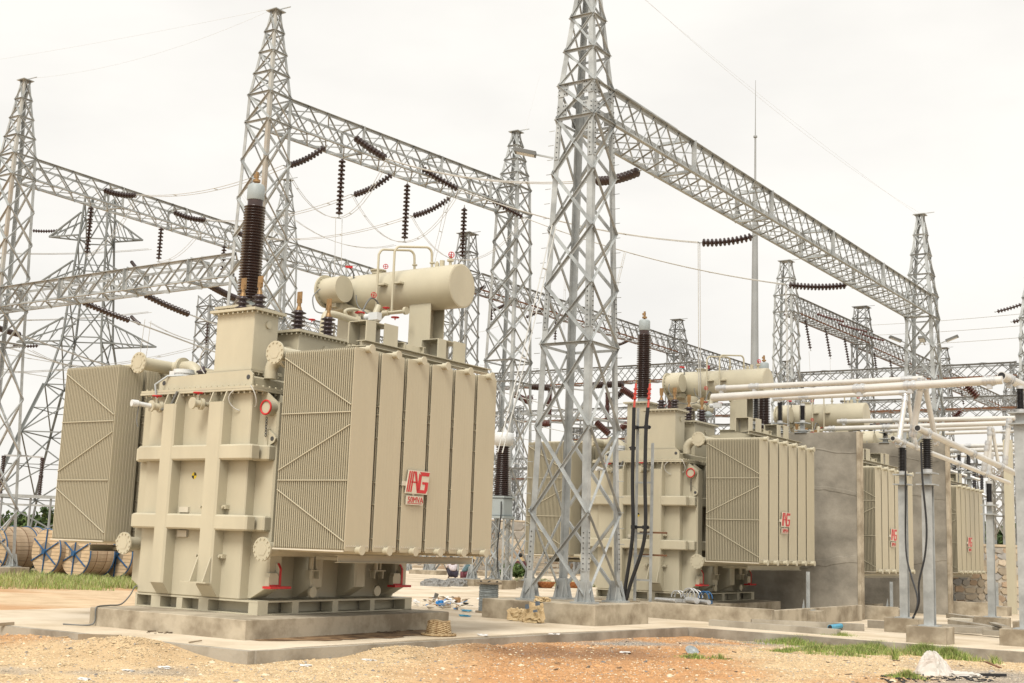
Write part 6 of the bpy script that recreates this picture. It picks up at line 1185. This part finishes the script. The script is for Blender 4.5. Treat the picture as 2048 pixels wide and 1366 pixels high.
# timber and pipes lying about
def stick(name, label, cat, a, b, w_, h_, m, z=-.15, group=None):
    P, Q = at(*a, 'z', z), at(*b, 'z', z); q = MB(); q.bar(P + Vector((0, 0, h_ / 2)), Q + Vector((0, 0, h_ / 2 + .02)), w_, h_); return tag(q.build(name, M[m], org=P), label, cat, group)
stick('plank', 'weathered plank lying along the apron edge at left', 'plank', (160, 1279), (238, 1284), .12, .09, 'plank', -.06, 'planks on the ground'); stick('plank', 'long pale stick lying on the gravel at the left edge', 'plank', (-10, 1290), (150, 1277), .035, .03, 'wood', -.1, 'planks on the ground'); stick('plank', 'short brown stick on the apron at the left edge', 'plank', (-4, 1252), (28, 1252), .06, .05, 'plank', .004, 'planks on the ground'); stick('plank', 'thin splinter on the apron below the plinth', 'plank', (378, 1286), (403, 1285), .03, .02, 'plank', .004, 'planks on the ground')
for a, b, w_, h_, z, lab in (((1893, 1262), (1960, 1268), .30, .13, gz(14), 'grey beam lying right of the nearest post block'), ((1905, 1248), (2010, 1268), .28, .13, gz(16), 'long grey beam lying behind the nearest post block'), ((1900, 1236), (1990, 1252), .25, .15, gz(18), 'grey beam lying farther back beside the post blocks'), ((1972, 1270), (2012, 1274), .26, .12, gz(14), 'short grey beam against the right edge block'), ((1925, 1240), (2005, 1245), .22, .14, gz(19), 'grey beam behind the pile at right'), ((1985, 1248), (2012, 1258), .2, .05, gz(16) + .16, 'slanting plank on top of the beams at right')): stick('beam', lab, 'beam', a, b, w_, h_, 'kerb', z, 'loose beams at right')
q = MB(); P = at(1922, 1233, 'y', 22); q.box(P.x - .28, P.x + .28, 21.8, 22.2, gz(22), gz(22) + .25); tag(q.build('pale_block', M['whitep'], org=(P.x, 22, gz(22))), 'small pale block before the second fire wall end', 'block')
P, Q = at(1660, 1260, 'z', -.08), at(1690, 1256, 'z', -.08); q = MB(); q.cyl(P + Vector((0, 0, .065)), Q + Vector((0, 0, .065)), .062, 20); bpz = tag(q.build('blue_pipe', M['bluepipe'], org=P), 'short piece of light blue plastic pipe lying on the kerb', 'pipe'); d = (P - Q).normalized(); q = MB(); q.cyl(P + Vector((0, 0, .065)) + d * .001, P + Vector((0, 0, .065)) + d * .004, .052, 18); q.build('pipe_mouth', M['black'], bpz)
P = at(1382, 1312, 'z', -.2); zb = float(gnd(P.x, P.y)); q = MB(); q.lathe((P.x, P.y, zb), (.5, -.4, .75), [(0, .05), (.03, .10), (.07, .13), (.075, .125), (.03, .06)], 16); tag(q.build('metal_bowl', M['rope'], org=(P.x, P.y, zb)), 'small grey metal bowl tipped over in the red gravel', 'bowl')
# silver pipe fittings lying before the second transformer
zz = .275; yy = 16.25
for (u0, v0), (u1, v1), r_, lab in (((1312, 1196), (1352, 1203), .055, 'long thin aluminium tube lying on the second plinth'), ((1374, 1198), (1394, 1206), .085, 'short thick aluminium tube lying on the second plinth'), ((1400, 1196), (1418, 1206), .06, 'short thin aluminium tube at the right of the second plinth')):
    P, Q = at(u0, v0, 'y', yy), at(u1, v1, 'y', yy - .35); P.z = Q.z = zz + r_; q = MB(); q.cyl(P, Q, r_, 16); tag(q.build('aluminium_tube', M['alu2'], org=P), lab, 'tube', 'aluminium fittings on the second plinth')
for u, v, r_, m, lab in ((1356, 1180, .15, 'alu2', 'left aluminium clamp ring standing on the second plinth'), (1381, 1175, .19, 'alu2', 'largest aluminium clamp ring standing on the second plinth'), (1391, 1180, .17, 'alu2', 'second aluminium ring behind the largest one'), (1411, 1180, .16, 'blue', 'blue ring at the right of the aluminium fittings')):
    P = at(u, v, 'y', yy); P.z = zz + r_ * .9; q = MB()
    for o_ in (-.03, .03): q.tube([(P.x + o_ * 1.2 + r_ * math.cos(a), P.y + o_, P.z + r_ * 1.2 * math.sin(a)) for a in [math.pi * i / 14 for i in range(15)]], .02, 6)
    q.box(P.x - r_ * 1.2, P.x + r_ * 1.2, P.y - .06, P.y + .06, zz + .004, zz + .10); tag(q.build('clamp_ring', M[m], org=P), lab, 'clamp', 'aluminium fittings on the second plinth')
# red sleeved cables and their rack in front of the second transformer
def rack():
    y = 15.0; b = at(1297, 1213, 'y', y); a = at(1266, 1208, 'y', y); top = at(1290, 815, 'y', y).z; T = thing('cable_rack', (b.x, y, .30), 'slim steel cable rack with two uprights before the second tank', 'cable rack')
    for p, z1, lab in ((b, top - 1.0, ''), (a, top, '')): q = MB(); q.angle((p.x, y, .30), (p.x, y, z1), .09, .01); q.build('upright', M['galv'], T)
    for v in (965, 1067, 1112, 1160): z = zat((a.x + b.x) / 2, y, v); q = MB(); q.bar((a.x - .02, y + .02, z), (b.x + .05, y + .02, z), .05, .05); q.build('rung', M['galv'], T)
    for v in (1065, 1110): z = zat(b.x, y, v); q = MB(); q.bar((b.x - .35, y + .1, z), (b.x + .5, y + .05, z), .05, .05); q.build('rusty_bracket', M['rust'], T)
    for v in (855, 1055): z = zat(b.x, y, v); q = MB(); q.box(a.x - .05, b.x + .02, y - .12, y - .06, z - .03, z + .03); q.box(a.x - .01, a.x + .11, y - .20, y - .05, z - .05, z + .05); q.box(b.x - .13, b.x - .01, y - .20, y - .05, z - .05, z + .05); q.build('cable_clamp', M['black'], T)
rack()
for pxs, lab in (((1268, 1267, 1265, 1266, 1262, 1252, 1246), 'left black power cable with red sleeve before the second tank'), ((1296, 1292, 1290, 1291, 1284, 1262, 1251), 'right black power cable with red sleeve before the second tank')):
    y = 14.85; vs = (815, 860, 960, 1050, 1100, 1165, 1205); pts = [at(u, v, 'y', y) for u, v in zip(pxs, vs)]
    sp = []
    for i in range(len(pts) - 1):
        p0, p1, p2, p3 = pts[max(i - 1, 0)], pts[i], pts[i + 1], pts[min(i + 2, len(pts) - 1)]
        for k in range(6): t = k / 6; sp.append(.5 * ((2 * p1) + (p2 - p0) * t + (2 * p0 - 5 * p1 + 4 * p2 - p3) * t * t + (3 * p1 - p0 - 3 * p2 + p3) * t ** 3))
    T = thing('power_cable', pts[-1], lab, 'cable', 'red sleeved cables'); q = MB(); q.tube(sp + [pts[-1]], .052, 10); q.build('cable', M['black'], T)
    p = pts[0]; e = at(pxs[0] + 4, 768, 'y', y + .4); q = MB(); q.tube([p + Vector((0, 0, -.1)), p.lerp(e, .5), e], .032, 10)
    for k in range(3): c = p.lerp(e, .35 + .2 * k); q.cyl(c, c + Vector((0, 0, .04)), .056, 12)
    q.build('red_sleeve', M['rednet'], T); q = MB(); q.cyl(e, e + Vector((0, .02, .12)), .02, 8); q.build('cable_lug', M['brass'], T)
q = MB(); q.tube(spline([(-2.66, -.02, .70), (-2.70, -.06, .66), (-2.73, -.12, .52), (-2.74, -.3, .36), (-2.70, -.6, .345), (-2.55, -.95, .345), (-2.50, -1.06, .30), (-2.50, -1.07, .06), (-2.6, -1.2, .012), (-3.0, -1.35, .012)]), .014, 6); tag(q.build('earth_cable', M['hose'], org=(-2.66, 0, .7)), 'thin earth cable running from the nearest tank down over its plinth', 'cable')
# concrete slab stack and far right oddments
P = onground(1102, 1152); T = thing('slab_stack', P, 'stack of concrete slabs behind the legs of the tallest tower', 'slab stack'); r = random.Random(2)
for k in range(5): q = MB(); dx = r.uniform(-.1, .1); q.box(P.x - .9 + dx, P.x + .8 + dx, P.y - .4, P.y + .4, P.z + k * .27, P.z + k * .27 + .16); q.build('slab', M['kerb'], T)
P = at(2021, 1080, 'y', 38); q = MB(); q.box(P.x - .16, P.x + .16, 37.85, 38.15, -.6, zat(P.x, 38, 880)); tag(q.build('cream_post', M['cream'], org=(P.x, 38, -.6)), 'plain cream painted post at the right beyond the stone wall', 'post')
P = at(2000, 1080, 'y', 39); tower('lattice_column', 'small rusty lattice post right of the farthest radiators', P.x, 39, P.z, P.z + 1, .5, .5, P.z + 2.6, .45, P.z + 3, .45, 1, 2, 1, m='galv_old', leg=.07, br=.04, indiv=False, found=False, cap=False, zlow=P.z + 2)
# ------------------------------------------------------------------ people
def skin_mesh(name, joints, edges, m, parent, sub=1):
    me = bpy.data.meshes.new(name); o_ = WL[parent]; me.from_pydata([tuple(Vector(j[:3])) for j in joints], edges, []); ob = bpy.data.objects.new(name, me); col.objects.link(ob)
    sk = ob.modifiers.new('skin', 'SKIN'); sd = ob.modifiers.new('sub', 'SUBSURF'); sd.levels = sub
    for i, j in enumerate(joints): me.skin_vertices[0].data[i].radius = (j[3], j[3]); me.skin_vertices[0].data[i].use_root = i == 0
    bpy.context.view_layer.update(); ev = bpy.data.meshes.new_from_object(ob.evaluated_get(bpy.context.evaluated_depsgraph_get())); bpy.data.objects.remove(ob); bpy.data.meshes.remove(me)
    ev.name = name; ev.materials.clear(); ev.materials.append(M[m]); ev.polygons.foreach_set('use_smooth', np.ones(len(ev.polygons), bool)); return link(name, ev, parent, WL[parent])
def person(label, x, y, z, yaw, shirt, trou, hat=None, k=1.0, bend=.35):
    # crouching on the heels: +Y local is forward
    T = thing('person', (x, y, z), label, 'person', None); T.rotation_euler = (0, 0, yaw); T.scale = (k, k, k)
    b = bend
    # pelvis, spine, neck, head
    J = [(0, -.16, .24, .13), (0, -.08, .42, .125), (0, .05 + b * .1, .60, .13), (0, .12 + b * .25, .76, .06), (0, .15 + b * .28, .84, .085), (0, .17 + b * .29, .93, .095), (0, .17 + b * .29, .99, .06)]
    E_ = [(0, 1), (1, 2), (2, 3), (3, 4), (4, 5), (5, 6)]
    for s in (-1, 1):
        i0 = len(J); J += [(s * .19, .06 + b * .12, .66, .06), (s * .25, .20 + b * .2, .46, .045), (s * .14, .40 + b * .2, .38, .035), (s * .11, .47 + b * .2, .36, .032)]; E_ += [(2, i0), (i0, i0 + 1), (i0 + 1, i0 + 2), (i0 + 2, i0 + 3)]
        i1 = len(J); J += [(s * .12, -.10, .22, .10), (s * .19, .24, .46, .075), (s * .16, .02, .09, .045), (s * .17, .18, .035, .04)]; E_ += [(0, i1), (i1, i1 + 1), (i1 + 1, i1 + 2), (i1 + 2, i1 + 3)]
    skl = lambda nm, jj, ee, m, sub=1: skin_mesh(nm, jj, ee, m, T, sub)
    skl('body', J, E_, 'skin')
    q = [(0, -.13, .32, .155), (0, -.08, .42, .155), (0, .05 + b * .1, .60, .16), (0, .10 + b * .2, .70, .085)]; e = [(0, 1), (1, 2), (2, 3)]
    for s in (-1, 1): i0 = len(q); q += [(s * .19, .06 + b * .12, .66, .078), (s * .24, .17 + b * .18, .50, .065)]; e += [(2, i0), (i0, i0 + 1)]
    skl('shirt', q, e, shirt)
    q = [(0, -.16, .24, .155)]; e = []
    for s in (-1, 1): i0 = len(q); q += [(s * .12, -.10, .22, .115), (s * .19, .24, .46, .09), (s * .165, .06, .14, .06)]; e += [(0, i0), (i0, i0 + 1), (i0 + 1, i0 + 2)]
    skl('trousers', q, e, trou)
    hx, hy, hz = 0, .16 + b * .29, .95
    W0 = Vector(WL[T]); q = MB()
    if hat: q.lathe((hx, hy, hz + .03), (0, -.15, 1), [(0, .22), (.015, .22), (.03, .12), (.10, .105), (.13, .06)], 18); o = q.mesh('hat', M[hat])
    else: q.lathe((hx, hy - .025, hz - .05), (0, -.25, 1), [(0, .088), (.05, .105), (.10, .098), (.135, .05), (.14, .005)], 16); o = q.mesh('hair', M['hair'])
    link('hat' if hat else 'hair', o, T, WL[T])
    q = MB(); q.cyl((0, hy + .085, .90), (0, hy + .115, .89), .016, 6, .010); link('nose', q.mesh('nose', M['skin']), T, WL[T])
    return T
def stand_at(u, v, yy): P = at(u, v, 'y', yy); return P.x, yy, gz(yy)
P = onground(905, 1157); person('crouching person in a pale shirt, left of the two beside the tan footing', P.x, P.y, P.z, .9, 'shirt_w', 'trou_d', None, 1.0, .6)
P = onground(932, 1159); person('crouching person in a blue green shirt and straw hat, beside the pale shirted one', P.x, P.y, P.z, -.6, 'shirt_g', 'trou', 'strawhat', 1.0, .5)
P = onground(1030, 1162); person('person in a light blue shirt and straw hat sitting behind the green weeds', P.x - .1, P.y + .6, P.z, .5, 'shirt_b', 'trou_d', 'strawhat', 1.0, .2)
P = onground(1043, 1158); person('dark haired person in maroon behind the straw hat by the tower leg', P.x, P.y, P.z, 1.2, 'shirt_r', 'trou_d', None, 1.25, .1)
